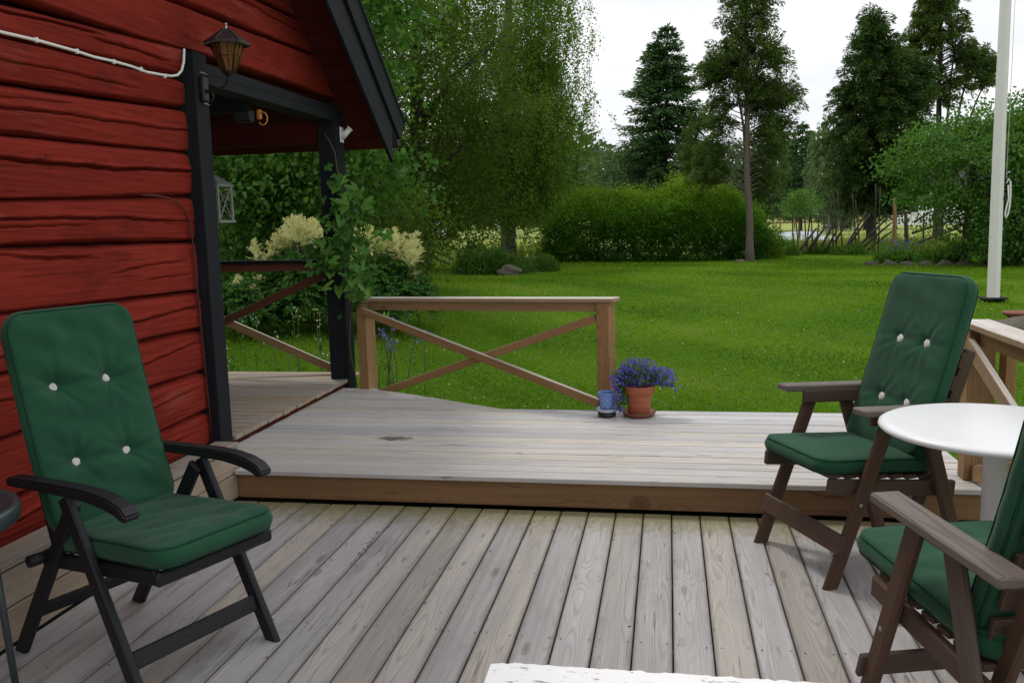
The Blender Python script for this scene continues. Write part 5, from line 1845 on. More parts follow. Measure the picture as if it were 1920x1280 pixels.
def juniper(name, label, base, top, trunk_r, boughs, mat, seed, bark="bark", spray=(0.11, 0.030), per=82, lean=None, nb=(0.32, 0.5), hangs=0.0, extra_trunks=()):
    """Juniper or cypress: upright boughs carrying ragged plumes of narrow sprays; boughs = (cx,cy,cz, rx,ry,rz, count)."""
    rng = np.random.default_rng(seed)
    t = thing(name, label, "tree", base, 0)
    B = np.array(base, float)
    buf = Buf()
    tp = np.array(top) - B
    Pt = limb_path((0, 0, -0.2), tp, rng, 16, 0.03)
    rad = np.linspace(trunk_r, trunk_r * 0.22, 16)
    rad[0] *= 1.5
    rad[1] *= 1.12
    buf.tube(Pt, rad, 12)
    for et in extra_trunks:
        e = np.array(et, float) - B
        buf.tube(limb_path(np.array([0.05, 0, 0.6]), e, rng, 12, 0.06), np.linspace(trunk_r * 0.5, trunk_r * 0.12, 12), 8)
    parts = []
    for (cx, cy, cz, rx, ry, rz_, cnt) in boughs:
        C0 = np.array([cx, cy, cz]) - B
        for i in range(int(cnt * 2.3)):
            v = unit(rng.normal(size=3))
            e = C0 + v * np.array([rx, ry, rz_]) * (0.12 + 0.88 * rng.random() ** 0.6)
            # bough from the trunk
            zt_ = np.clip(e[2] - 0.35 * np.hypot(e[0] - 0, e[1]), 0.6, tp[2] * 0.97)
            s = np.array([np.interp(zt_, Pt[:, 2], Pt[:, 0]), np.interp(zt_, Pt[:, 2], Pt[:, 1]), zt_])
            if i % 4 == 0:
                buf.tube(limb_path(s, e, rng, 6, 0.10, 0.08), np.linspace(trunk_r * 0.16, 0.008, 6), 5)
            out = unit(e - s + 1e-6)
            L = rng.uniform(*nb) * 0.72
            ax = unit(out * np.array([1, 1, 0.3]) + np.array([0, 0, 0.55 * rng.random() - hangs]) + rng.normal(size=3) * 0.45)
            u = rng.random(per) ** 0.8
            r_ = 0.30 * L * np.sqrt(np.clip(u * (1.08 - u), 0, 1)) * 1.9
            off = unit(rng.normal(size=(per, 3))) * r_[:, None]
            P = e + ax * (u[:, None] - 0.45) * L * 1.5 + off
            P[:, 2] -= 0.55 * L * u ** 2
            D = unit(ax + off / (r_[:, None] + 0.02) * 0.55 + rng.normal(size=(per, 3)) * 0.35 + np.array([0, 0, -0.25 - hangs]) - np.array([0, 0, 0.7]) * (u ** 2)[:, None])
            tint = np.clip(0.40 * rng.random() + 0.35 * u + 0.28 * rng.random(per) - 0.05, 0, 1)
            parts.append(leaves(P, D, spray[0] * rng.uniform(0.6, 1.3, per), spray[1] * rng.uniform(0.7, 1.3, per), rng, tint, 0.05))
    leaf_obj("crown", parts, mat, t)
    buf.done("trunk", M[bark], t)
    return t


juniper("juniper_tree", "tall ragged juniper with bare grey trunk at the lawn edge", (2.06, 23.0, gzf(2.06, 23)), (1.85, 23.2, 8.2), 0.10,
        [(2.0, 23.2, 6.6, 0.66, 0.6, 1.1, 60), (1.95, 23.2, 5.4, 1.0, 0.8, 0.8, 80), (2.5, 23.1, 4.5, 0.75, 0.6, 0.6, 52), (1.25, 23.2, 5.2, 0.45, 0.5, 0.5, 20), (1.35, 23.3, 4.3, 0.45, 0.5, 0.6, 16),
         (2.5, 23.3, 3.6, 0.55, 0.6, 0.6, 26), (2.35, 23.6, 2.7, 0.6, 0.4, 0.75, 26), (1.2, 23.5, 3.3, 0.45, 0.5, 0.8, 17), (1.1, 23.9, 2.7, 0.55, 0.4, 0.6, 14), (1.8, 23.3, 7.6, 0.5, 0.5, 0.7, 26)],
        M["leaf_juniper"], 301, per=95, spray=(0.09, 0.026), hangs=0.12, extra_trunks=((1.55, 23.4, 6.2),))
juniper("olive_juniper", "brownish olive conifer between the spruce and the bare trunk", (0.85, 27.5, gzf(0.9, 27.5)), (0.85, 27.5, 4.6), 0.08,
        [(0.85, 27.5, 3.3, 0.6, 0.5, 1.0, 40), (0.95, 27.5, 4.5, 0.35, 0.35, 0.5, 12)], M["leaf_juniper"], 302, per=75, bark="bark_dark", hangs=0.2, spray=(0.095, 0.026))
juniper("cypress_tree", "broad dark conical cypress left of the leafy bush", (6.05, 28.0, gzf(6.05, 28)), (5.95, 28, 7.3), 0.16,
        [(6.1, 28, 2.4, 1.4, 1.0, 0.9, 80), (6.1, 28, 3.6, 1.6, 1.1, 0.95, 120), (6.15, 28, 4.7, 1.5, 1.0, 0.9, 110), (6.25, 28, 5.6, 1.2, 0.8, 0.8, 75), (6.0, 28, 6.4, 0.62, 0.55, 0.6, 32), (5.92, 28, 7.05, 0.3, 0.3, 0.45, 14),
         (7.0, 28, 5.3, 0.6, 0.6, 0.8, 38)],
        M["leaf_cypress"], 303, per=88, bark="bark_dark", spray=(0.125, 0.038), nb=(0.36, 0.56))
juniper("thin_juniper", "tall thin crowned juniper showing dark stems behind the bush", (8.75, 31.0, gzf(8.75, 31)), (8.6, 31, 9.2), 0.14,
        [(8.5, 31, 7.4, 0.85, 0.6, 1.1, 52), (7.8, 31, 6.7, 0.5, 0.5, 0.8, 20), (9.4, 31, 6.5, 0.6, 0.5, 0.6, 16), (8.8, 31, 5.7, 0.9, 0.6, 0.7, 22), (9.9, 31, 6.1, 0.65, 0.4, 0.7, 22), (8.6, 31, 8.6, 0.7, 0.5, 0.7, 28)],
        M["leaf_juniper"], 304, per=115, bark="bark_dark", spray=(0.115, 0.033), hangs=0.2, extra_trunks=((9.5, 31, 6.6), (9.1, 31, 7.6), (10.1, 31, 5.9)))

# hedge: dense shrub row, leafy shoots standing up from the top
hd = thing("spirea_hedge", "long dense clipped hedge with yellow green shoots on top", "hedge", (-0.4, 24.6, gzf(-0.4, 24.6)))
rng = np.random.default_rng(401)
HB = np.array([-0.4, 24.6, gzf(-0.4, 24.6)])


def hedge_top(x):
    t = np.clip((x + 3.35) / 5.75, 0, 1)
    base = 1.52 + 0.30 * sm(t / 0.25) - 0.45 * sm((t - 0.84) / 0.16)
    return base + 0.08 * np.sin(x * 2.3 + 0.7) + 0.06 * np.sin(x * 5.1) + 0.035 * np.sin(x * 14)


nc = 1550                     # leaf clumps over the surface and through the outer body
X = rng.uniform(-3.35, 2.45, nc)
endf = 0.62 + 0.38 * sm((X + 3.45) / 0.8) * sm((2.6 - X) / 0.5)
Hh = hedge_top(X) * endf
ang = rng.uniform(0.0, PI * 0.80, nc)
low = rng.random(nc) < 0.58
dep = rng.random(nc) ** 1.6
bul = 1 + 0.15 * np.sin(X * 3.7 + 1.3 * np.sin(ang * 5)) + 0.09 * np.sin(X * 8.3 + ang * 4 + 1) + 0.09 * rng.normal(size=nc)
ry_ = bul * (1 - 0.28 * dep)
Yc = np.where(low, -(0.78 + 0.16 * rng.random(nc)) * bul * (0.8 + 0.2 * endf) * (1 - 0.35 * dep), -np.cos(ang) * ry_)
Zc = np.where(low, rng.random(nc) * 0.80 * Hh, np.sin(ang) ** 0.45 * Hh * (1 - 0.16 * dep) * (0.93 + 0.07 * bul + 0.45 * (bul - 1)))
per = 60
idx = np.repeat(np.arange(nc), per)
n = nc * per
rad_ = (0.06 + 0.16 * rng.random(nc) ** 1.5)[idx]
P = np.column_stack([X - HB[0], Yc, Zc])[idx] + rng.normal(size=(n, 3)) * rad_[:, None] * np.array([1.1, 0.8, 0.75])
P[:, 2] = np.maximum(P[:, 2], 0.03)
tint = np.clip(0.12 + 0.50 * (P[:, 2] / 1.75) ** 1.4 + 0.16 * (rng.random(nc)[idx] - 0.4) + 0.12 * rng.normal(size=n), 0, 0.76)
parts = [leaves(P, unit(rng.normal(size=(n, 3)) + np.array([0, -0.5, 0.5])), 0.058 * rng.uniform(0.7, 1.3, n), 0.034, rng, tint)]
ns = 2600                      # upright shoots along the top
X = rng.uniform(-3.2, 2.35, ns)
Hh = hedge_top(X) * (0.62 + 0.38 * sm((X + 3.45) / 0.8) * sm((2.6 - X) / 0.5))
ph_ = rng.uniform(0.75, PI - 0.75, ns)
bx = np.column_stack([X - HB[0], -np.cos(ph_) * 0.8, Hh * np.sin(ph_) ** 0.6 * 0.95])
sl = 0.10 + 0.34 * rng.random(ns) ** 1.6
sd_ = unit(np.column_stack([0.25 * rng.normal(size=ns), -0.2 + 0.25 * rng.normal(size=ns), np.ones(ns)]))
for i in range(9):
    u = i / 8
    Q = bx + sd_ * (sl * u)[:, None]
    tt = np.clip(0.52 + 0.15 * u + 0.10 * rng.normal(size=ns) + (u > 0.85) * (rng.random(ns) < 0.25) * 0.3, 0, 1)
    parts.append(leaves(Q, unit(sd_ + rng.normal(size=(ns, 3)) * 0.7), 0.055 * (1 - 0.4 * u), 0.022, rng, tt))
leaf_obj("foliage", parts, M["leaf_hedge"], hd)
sbf = Buf()
for i in range(60):
    x_ = rng.uniform(-2.9, 2.1)
    sbf.tube([(x_ - HB[0], rng.uniform(-0.3, 0.3), 0), (x_ - HB[0] + rng.normal() * 0.2, rng.uniform(-0.4, 0.4), 0.7), (x_ - HB[0] + rng.normal() * 0.3, rng.uniform(-0.5, 0.5), 1.5)], [0.014, 0.01, 0.004], 5)
sbf.done("stem", M["bark_dark"], hd)


# far wood: one mass along the horizon
rng = np.random.default_rng(501)
parts = []
for i in range(95):
    x_ = rng.uniform(-75, 80)
    y_ = rng.uniform(110, 170)
    h_ = rng.uniform(6, 13) * (1.0 if abs(x_) < 40 else 1.2)
    r_ = h_ * rng.uniform(0.22, 0.38)
    con = rng.random() < 0.4
    m_n = 320
    u = rng.random(m_n)
    a = rng.random(m_n) * 6.28
    prof_ = (1 - u) if con else np.sqrt(np.clip(1 - (2 * u - 1) ** 2, 0, 1))
    rr = r_ * prof_ * np.sqrt(rng.uniform(0.5, 1, m_n)) * (1 + 0.25 * np.sin(3 * a + 9 * u))
    P = np.column_stack([x_ + rr * np.cos(a), y_ + rr * np.sin(a), 0.4 + h_ * (0.08 + 0.92 * u)])
    D = unit(np.column_stack([np.cos(a), np.sin(a), 0.2 * np.ones(m_n)]) + rng.normal(size=(m_n, 3)) * 0.7)
    parts.append(leaves(P, D, rng.uniform(1.0, 1.7, m_n), 0.8, rng, np.clip((0.1 if con else 0.5) + 0.25 * rng.normal(size=m_n), 0, 1)))
fw = leaf_obj("far_wood", parts, M["far_leaf"], None)
tag(fw, "far off wood closing the view beyond the meadow", None, None, "stuff")
# a few nearer individual trees at the meadow's end
for (nm, lb, bx_, by_, hh, rr_, sd__) in (
        ("meadow_tree", "mid green round tree left of the spruce in the distance", -3.4, 62.0, 5.6, 2.0, 511),
        ("meadow_tree", "hazy green tree far left between birch and spruce", -1.6, 85.0, 7.0, 2.2, 512),
        ("meadow_tree", "dark green tree far behind the bare juniper trunk", 5.2, 64.0, 6.4, 2.6, 513),
        ("meadow_tree", "green tree far behind the roundpole fence and cypress", 13.0, 62.0, 6.5, 2.6, 514),
        ("meadow_tree", "green tree far behind the weeping birch stem", -10.5, 60.0, 8.0, 3.2, 515),
        ("meadow_tree", "dense green tree far behind the thick left trunk", -17.5, 58.0, 8.5, 3.6, 516)):
    g_ = gzf(bx_, by_)
    broadleaf(nm, lb, (bx_, by_, g_), (bx_, by_, g_ + hh * 0.8), 0.15, [(bx_, by_, g_ + hh * 0.58, rr_, rr_ * 0.8, hh * 0.42, 2), (bx_ + rr_ * 0.5, by_, g_ + hh * 0.40, rr_ * 0.7, rr_ * 0.6, hh * 0.28, 1)],
              420, 22, 0.22, 0.15, M["far_leaf"], sd__, spread=0.42, group="trees at the far end of the meadow", limbs=6)


# ------------------------------------------------------------------ perennials, rock, wild edge
def leafy_clump(name, label, base, r, n, L, W, mat, seed, cat="plant", up=0.8, group=None, stems=0):
    rng = np.random.default_rng(seed)
    t = thing(name, label, cat, base, 0, group)
    v = unit(rng.normal(size=(n, 3)))
    v[:, 2] = np.abs(v[:, 2])
    k = rng.random(n) ** 0.45
    P = v * k[:, None] * np.array(r)
    P *= (1 + 0.16 * np.sin(P[:, :1] * 9) * np.cos(P[:, 1:2] * 7))
    D = unit(v + rng.normal(size=(n, 3)) * 0.5 + np.array([0, 0, up]))
    leaf_obj("foliage", [leaves(P, D, L * rng.uniform(0.6, 1.3, n), W * rng.uniform(0.7, 1.2, n), rng, None)], mat, t)
    if stems:
        b = Buf()
        for _ in range(stems):
            x_, y_ = rng.normal() * r[0] * 0.4, rng.normal() * r[1] * 0.4
            b.tube([(x_ * 0.6, y_ * 0.6, -0.03), (x_, y_, r[2] * 0.6)], [0.008, 0.004], 5)
        b.done("stem", M["stem"], t)
    return t


leafy_clump("perennial_clump", "bright green perennials mounded beside the lawn rock", (-4.0, 19.4, gzf(-4.0, 19.4)), (0.95, 0.5, 0.56), 6500, 0.085, 0.03, M["leaf_fresh"], 601, stems=14)
leafy_clump("perennial_clump", "small green perennial cushion at the hedge's left end", (-2.95, 20.4, gzf(-2.95, 20.4)), (0.5, 0.4, 0.36), 2200, 0.08, 0.026, M["leaf_fresh"], 602, stems=6)
leafy_clump("perennial_clump", "tall narrow perennials left of the green mound", (-4.75, 21.0, gzf(-4.75, 21.0)), (0.40, 0.4, 0.72), 2200, 0.10, 0.022, M["leaf_fresh"], 603, up=1.8, stems=10)


def stone_mesh(rx, ry, rz_, seed):
    rng = np.random.default_rng(seed)
    bm = bmesh.new()
    bmesh.ops.create_icosphere(bm, subdivisions=3, radius=1.0)
    p = rng.random(9) * 6.28
    for v in bm.verts:
        c = v.co.copy()
        d = 1 + 0.14 * math.sin(3 * c.x + p[0]) * math.sin(2.5 * c.y + p[1]) + 0.10 * math.sin(5 * c.z + p[2] + 3 * c.x) + 0.05 * math.sin(11 * c.x + p[3]) * math.sin(9 * c.y + p[4])
        v.co = Vector((c.x * rx * d, c.y * ry * d, max(-0.5, c.z) * rz_ * d))
    me = bpy.data.meshes.new("stone")
    bm.to_mesh(me)
    bm.free()
    return me


tag(obj("garden_rock", stone_mesh(0.30, 0.22, 0.15, 5), M["stone"], None, Matrix.Translation((-3.45, 18.95, gzf(-3.45, 18.95) + 0.06))), "low grey lichened rock in front of the bright perennials", "rock")

bed = thing("stone_edging", "low row of grey stones edging the flower bed below the bush", "edging", (6.3, 19.0, gzf(6.3, 19.0)))
for i in range(14):
    x_ = 4.55 + 0.32 * i
    y_ = 20.9 - 0.22 * i
    s_ = 0.11 + 0.04 * random.random()
    obj("stone", stone_mesh(0.19, 0.12, s_ * 0.75, 20 + i), M["stone"], bed, Matrix.Translation((x_ - 6.3, y_ - 19.0, gzf(x_, y_) - gzf(6.3, 19.0) - 0.015)))
for i, (x_, y_, rx, rz_, lb) in enumerate(((5.2, 21.4, 0.5, 0.24, "green leafy bed plants left under the bush"), (6.0, 20.6, 0.6, 0.34, "dark leafy bed plants in the middle under the bush"),
                                           (7.0, 19.4, 0.6, 0.34, "ferny bed plants right beside the flagpole"))):
    leafy_clump("bed_plant", lb, (x_, y_, gzf(x_, y_)), (rx, 0.4, rz_), 2600, 0.085, 0.034, M["leaf_lilac"], 610 + i, stems=5)
bf_ = thing("blue_flowers", "patch of violet blue flowers in the bed by the fence gate", "flowers", (5.35, 22.0, gzf(5.35, 22)))
rng = np.random.default_rng(620)
P = np.column_stack([rng.normal(size=90) * 0.26, rng.normal(size=90) * 0.2, 0.38 + 0.10 * rng.normal(size=90)])
leaf_obj("blossom", [leaves(P, unit(rng.normal(size=P.shape)), 0.045, 0.04, rng), leaves(P, unit(rng.normal(size=P.shape)), 0.045, 0.04, rng)], M["bell"], bf_, "stuff")
P = np.column_stack([rng.normal(size=700) * 0.3, rng.normal(size=700) * 0.22, 0.2 + 0.12 * rng.normal(size=700)])
leaf_obj("foliage", [leaves(P, unit(rng.normal(size=P.shape) * 0.6 + np.array([0, 0, 1])), 0.09, 0.02, rng)], M["leaf_fresh"], bf_)

for i, (x_, y_, rx, rz_, mt, lb) in enumerate((
        (3.05, 25.3, 0.65, 0.42, "leaf_fresh", "tangled light green bush right of the juniper trunk"),
        (4.2, 25.9, 0.45, 0.28, "leaf_lilac", "darker bush against the leaning fence poles"),
        (4.9, 25.2, 0.5, 0.26, "leaf_fresh", "low olive bush at the foot of the fence"),
        (2.75, 24.4, 0.35, 0.8, "leaf_hedge", "yellowish weeds beside the juniper trunk"))):
    leafy_clump("wild_bush", lb, (x_, y_, gzf(x_, y_)), (rx, 0.45, rz_), 2600, 0.075, 0.028, M[mt], 630 + i, "bush", 0.5, stems=8)

# tall meadow grass along the fences
rng = np.random.default_rng(640)
n = 9000
X = np.concatenate([rng.uniform(2.4, 9, n // 2), rng.uniform(-9, -2.5, n // 4), rng.uniform(-14, 16, n - n // 2 - n // 4)])
Y = np.concatenate([rng.uniform(25.5, 30, n // 2), rng.uniform(25, 33, n // 4), rng.uniform(30, 44, n - n // 2 - n // 4)])
P = np.column_stack([X, Y, gz(X, Y)])
D = unit(rng.normal(size=(n, 3)) * 0.25 + np.array([0, 0, 1]))
mg = leaf_obj("meadow_grass", [leaves(P, D, rng.uniform(0.2, 0.5, n), 0.03, rng, rng.random(n), 0.02)], M["meadow"], None)
tag(mg, "tall unmown meadow grass behind the lawn", None, None, "stuff")

# stump by the juniper
st = Buf()
st.lathe([(0.0, 0.06), (0.09, 0.07), (0.11, 0.055), (0.13, 0.0), (0.16, -0.05)], 14)
tag(st.done("tree_stump", M["bark"], None, True, Matrix.Translation((1.78, 22.7, gzf(1.78, 22.7)))), "small brown tree stump at the foot of the bare trunk", "stump")


# ------------------------------------------------------------------ fences and gate
def pole(nm, a, b, r, mat, parent, O, rng):
    a, b = np.array(a, float) - O, np.array(b, float) - O
    P = limb_path(a, b, rng, 5, 0.03)
    return tube(nm, P, [r, r, r * 0.95, r * 0.85, r * 0.7], mat, parent, 7)


rng = np.random.default_rng(701)
fo = np.array([4.7, 25.6, gzf(4.7, 25.6)])
fence = thing("roundpole_fence", "old grey roundpole fence with slanting poles at the lawn's far right", "fence", fo)
G_ = fo[2]
for (x0, x1, h) in ((3.80, 3.92, 1.35), (3.98, 3.92, 1.30), (3.86, 3.72, 1.2), (4.05, 4.15, 1.25), (4.62, 4.50, 1.7), (4.78, 4.60, 1.75), (4.55, 4.42, 1.55), (5.20, 5.0, 1.65), (5.28, 5.08, 1.5),
                    (5.62, 5.60, 1.9), (5.70, 5.72, 1.8), (3.5, 3.42, 1.3), (3.62, 3.5, 1.2)):
    pole("stake", (x0, 25.6 + rng.uniform(-0.1, 0.1), G_ - 0.1), (x1 + 0.0, 25.6, G_ + h), 0.020, M["fence_old"], fence, fo, rng)
for (x0, z0, x1, z1) in ((4.75, 0.05, 5.35, 1.15), (4.80, 0.0, 5.45, 1.10), (4.55, 0.35, 4.95, 1.0), (5.0, 0.0, 5.95, 1.05), (5.15, 0.05, 6.0, 0.85), (5.3, 0.0, 6.05, 0.6),
                         (3.6, 0.1, 4.05, 0.75), (3.7, 0.0, 4.2, 0.65), (3.85, 0.05, 4.3, 0.8), (4.15, 0.05, 4.55, 0.95), (4.3, 0.0, 4.6, 0.7)):
    pole("rail", (x0, 25.55 + rng.uniform(-0.12, 0.12), G_ + z0), (x1, 25.5 + rng.uniform(-0.12, 0.12), G_ + z1), 0.033, M["fence_old"], fence, fo, rng)
pole("post", (6.03, 25.2, G_ - 0.1), (6.0, 25.2, G_ + 1.55), 0.055, M["fence_brown"], fence, fo, rng)
gt = np.array([6.6, 26.2, gzf(6.6, 26.2)])
gate = thing("field_gate", "weathered grey field gate behind the brown fence post", "gate", gt)
pole("post", (6.25, 26.2, gt[2] - 0.1), (6.28, 26.2, gt[2] + 1.15), 0.06, M["fence_old"], gate, gt, rng)
pole("post", (6.62, 26.2, gt[2] - 0.1), (6.55, 26.2, gt[2] + 1.15), 0.06, M["fence_old"], gate, gt, rng)
pole("bar", (6.22, 26.2, gt[2] + 1.12), (6.62, 26.2, gt[2] + 1.14), 0.04, M["fence_old"], gate, gt, rng)
for (x0, z0, x1, z1) in ((6.7, 0.55, 7.9, 0.95), (6.75, 0.85, 7.2, 1.15), (6.75, 0.25, 7.9, 0.65)):
    pole("bar", (x0, 26.1, gt[2] + z0), (x1, 26.1, gt[2] + z1), 0.035, M["fence_old"], gate, gt, rng)
for x_ in (7.0, 7.35, 7.5):
    pole("stake", (x_, 26.1, gt[2] - 0.1), (x_, 26.1, gt[2] + 1.1), 0.03, M["fence_old"], gate, gt, rng)

lo_ = np.array([-6.5, 23.8, gzf(-6.5, 23.8)])
lg = thing("garden_gate", "dark wooden gate posts with slanting rails beside the thick trunk", "gate", lo_)
pole("post", (-6.58, 23.8, lo_[2] - 0.1), (-6.58, 23.8, lo_[2] + 1.1), 0.075, M["bark_dark"], lg, lo_, rng)
pole("post", (-6.98, 23.8, lo_[2] - 0.1), (-6.98, 23.8, lo_[2] + 0.8), 0.05, M["bark_dark"], lg, lo_, rng)
for z_ in (0.2, 0.6):
    pole("rail", (-6.98, 23.8, lo_[2] + z_), (-6.58, 23.8, lo_[2] + z_), 0.03, M["bark_dark"], lg, lo_, rng)
for (x0, z0, x1, z1) in ((-6.5, 0.62, -6.0, 0.40), (-6.5, 0.42, -5.95, 0.18), (-6.5, 0.24, -6.05, 0.02), (-6.3, 0.70, -5.7, 0.36)):
    pole("slanting_rail", (x0, 23.8, lo_[2] + z0), (x1, 23.9, lo_[2] + z1), 0.03, M["bark_dark"], lg, lo_, rng)

ff = np.array([10.0, 72.0, gzf(10, 72)])
far = thing("meadow_fence", "brown post and rail fence across the far meadow", "fence", ff)
for i in range(9):
    x_ = 6.5 + 1.1 * i
    pole("post", (x_, 72, ff[2]), (x_, 72, ff[2] + 1.0), 0.06, M["fence_brown"], far, ff, rng)
for z_ in (0.45, 0.85):
    pole("rail", (6.3, 71.93, ff[2] + z_), (15.5, 71.93, ff[2] + z_), 0.05, M["fence_brown"], far, ff, rng)

# pale sheet in the meadow
ts = []
nx2, ny2 = 30, 16
for j in range(ny2):
    for i in range(nx2):
        u, v = i / (nx2 - 1), j / (ny2 - 1)
        x_ = 4.0 + 3.0 * u + 2.2 * v
        y_ = 38 + 20 * v
        ts.append((x_, y_, gzf(x_, y_) + 0.05 + 0.05 * math.sin(7 * u + 3 * v) * math.sin(9 * v)))
tf = [(j * nx2 + i, j * nx2 + i + 1, (j + 1) * nx2 + i + 1, (j + 1) * nx2 + i) for j in range(ny2 - 1) for i in range(nx2 - 1)]
M["sheet"] = plain("pale_blue_sheet", (0.62, 0.68, 0.78), 0.35, 0, 0.08, 2.0)
tag(obj("ground_sheet", py_mesh("ground_sheet", ts, tf, True), M["sheet"]), "pale blue white sheet spread on the meadow behind the fence", "tarpaulin")


# ------------------------------------------------------------------ far buildings and cars
def cottage(label, name, loc, w, d, h, rh, wall, rz=0.0):
    t = thing(name, label, "house", loc, rz)
    obj("wall", box_mesh(w, d, h, 0.01, wall), wall, t, Matrix.Translation((0, 0, h / 2)))
    b = Buf()
    o = 0.3
    b.add([(-w / 2 - o, -d / 2 - o, h), (w / 2 + o, -d / 2 - o, h), (w / 2 + o, d / 2 + o, h), (-w / 2 - o, d / 2 + o, h), (-w / 2 - o, 0, h + rh), (w / 2 + o, 0, h + rh)],
          [(0, 1, 5, 4), (2, 3, 4, 5), (0, 4, 3), (1, 2, 5), (3, 2, 1, 0)])
    b.done("roof", M["roof"], t, False)
    for x_ in (-w * 0.28, w * 0.28):
        f = obj("window", box_mesh(0.9, 0.06, 1.0, 0.01, M["white"]), M["white"], t, Matrix.Translation((x_, -d / 2 - 0.03, h * 0.55)))
        obj("pane", box_mesh(0.7, 0.03, 0.8, 0.004, M["dark_metal"]), M["dark_metal"], f, Matrix.Translation((0, -0.03, 0)))
    obj("door", box_mesh(0.9, 0.05, 1.9, 0.01, M["white"]), M["white"], t, Matrix.Translation((0, -d / 2 - 0.026, 0.95)))
    return t


cottage("small red cottage glimpsed behind the thick trunk and gate", "red_cottage", (-17.2, 62, gzf(-17, 62)), 4.0, 3.0, 2.2, 1.2, M["red_dark"], 0.3)
cottage("white house glimpsed through the bush beyond the gate", "white_house", (22.0, 78, gzf(22, 78)), 7.0, 5.0, 2.6, 1.6, M["white"], -0.2)
M["hut"] = plain("brown_hut_boards", (0.10, 0.07, 0.05), 0.9, 0, 0.3)
cottage("small brown hut beyond the meadow under the weeping birch", "brown_hut", (11.9, 66, gzf(11.9, 66)), 1.7, 1.6, 0.8, 0.6, M["hut"])


def car(label, loc, rz, col):
    t = thing("parked_car", label, "car", loc, rz, "cars parked in the meadow")
    prism("body", [(-2.1, 0.25), (-2.15, 0.75), (-1.9, 0.92), (-1.1, 1.0), (-0.65, 1.42), (0.95, 1.45), (1.7, 0.95), (2.1, 0.85), (2.12, 0.25)], -0.85, 0.85, col, t, 0.08, 2)
    prism("window", [(-0.98, 1.0), (-0.60, 1.34), (0.88, 1.36), (1.5, 0.98)], -0.857, 0.857, M["dark_metal"], t, 0.0)
    for x_ in (-0.75, 0.75):
        for y_ in (-1.35, 1.35):
            tube("wheel", [(x_ - 0.1, y_, 0.32), (x_ + 0.14 * (1 if x_ > 0 else -1) + (0.1 if x_ < 0 else 0), y_, 0.32)], 0.32, M["black_dish"], t, 16)
    return t


M["car_silver"] = plain("silver_car_paint", (0.6, 0.63, 0.66), 0.3, 0.4, 0.05)
car("silver car half hidden behind the bright perennials", (-17.2, 92.0, gzf(-17, 92)), 0.2, M["car_silver"])
car("white car parked by the red cottage", (-16.0, 58.0, gzf(-16, 58)), 0.4, M["white"])

# ------------------------------------------------------------------ flagpole
fp = thing("flagpole", "white painted flagpole on dark metal foot at the right of the lawn", "flagpole", (4.29, 12.6, gzf(4.29, 12.6)))
fz = gzf(4.29, 12.6)
H_ = 0.41 - fz
pts = [(0, 0, H_ + 0.016), (-0.02, 0, 2.2), (-0.03, 0, 5.0), (-0.05, 0, 8.5)]
b = Buf()
b.tube(pts, [0.083, 0.077, 0.066, 0.05], 8)
b.done("pole", M["pole_white"], fp, False)
tube("ball", [(-0.05, 0, 8.5), (-0.05, 0, 8.56), (-0.05, 0, 8.62)], [0.04, 0.07, 0.02], M["orange"], fp, 12)
obj("foot_plate", box_mesh(0.30, 0.26, 0.022, 0.004, M["dark_metal"]), M["dark_metal"], fp, Matrix.Translation((0, 0, H_ + 0.005)))
for sx in (-1, 1):
    obj("foot_bracket", box_mesh(0.03, 0.2, 0.10, 0.004, M["dark_metal"]), M["dark_metal"], fp, Matrix.Translation((sx * 0.105, 0, H_ - 0.045)))
obj("cleat_band", box_mesh(0.05, 0.06, 0.05, 0.004, M["dark_metal"]), M["dark_metal"], fp, Matrix.Translation((0.075, -0.03, 1.36)))
zc = 1.98 - fz
tube("halyard", [(0.075, -0.05, zc - 0.06), (0.10, -0.06, zc), (0.12, -0.06, zc - 0.04), (0.13, -0.06, zc - 0.2), (0.125, -0.06, zc - 0.36), (0.11, -0.06, zc - 0.46), (0.085, -0.06, zc - 0.51), (0.075, -0.06, zc - 0.46), (0.085, -0.06, zc - 0.38),
                 (0.11, -0.055, zc - 0.25), (0.10, -0.05, zc - 0.08)], 0.011, M["cable_white"], fp, 6)
tube("halyard", [(0.08, -0.03, zc), (0.072, -0.03, 5.0)], 0.004, M["cable_white"], fp, 5)

# stones and clay bowl near the right railing
tag(obj("garden_rock", stone_mesh(0.46, 0.34, 0.17, 55), M["stone"], None, Matrix.Translation((3.95, 10.62, gzf(3.95, 10.62) + 0.03))), "mossy grey stone beside the clay bowl at the right", "rock")
bw = Buf()
bw.lathe([(0.0, 0.0), (0.10, 0.0), (0.17, 0.05), (0.175, 0.075), (0.165, 0.075), (0.1, 0.03), (0.0, 0.028)], 28)
tag(bw.done("clay_bowl", M["terracotta_dark"], None, True, Matrix.Translation((3.98, 10.85, gzf(3.98, 10.85) + 0.14))), "brown clay bowl lying on the grass at the right border", "bowl")
leafy_clump("rock_plant", "low green plants growing round the grey stone", (3.7, 10.15, gzf(3.7, 10.15)), (0.42, 0.3, 0.16), 1500, 0.05, 0.018, M["leaf_fresh"], 660)

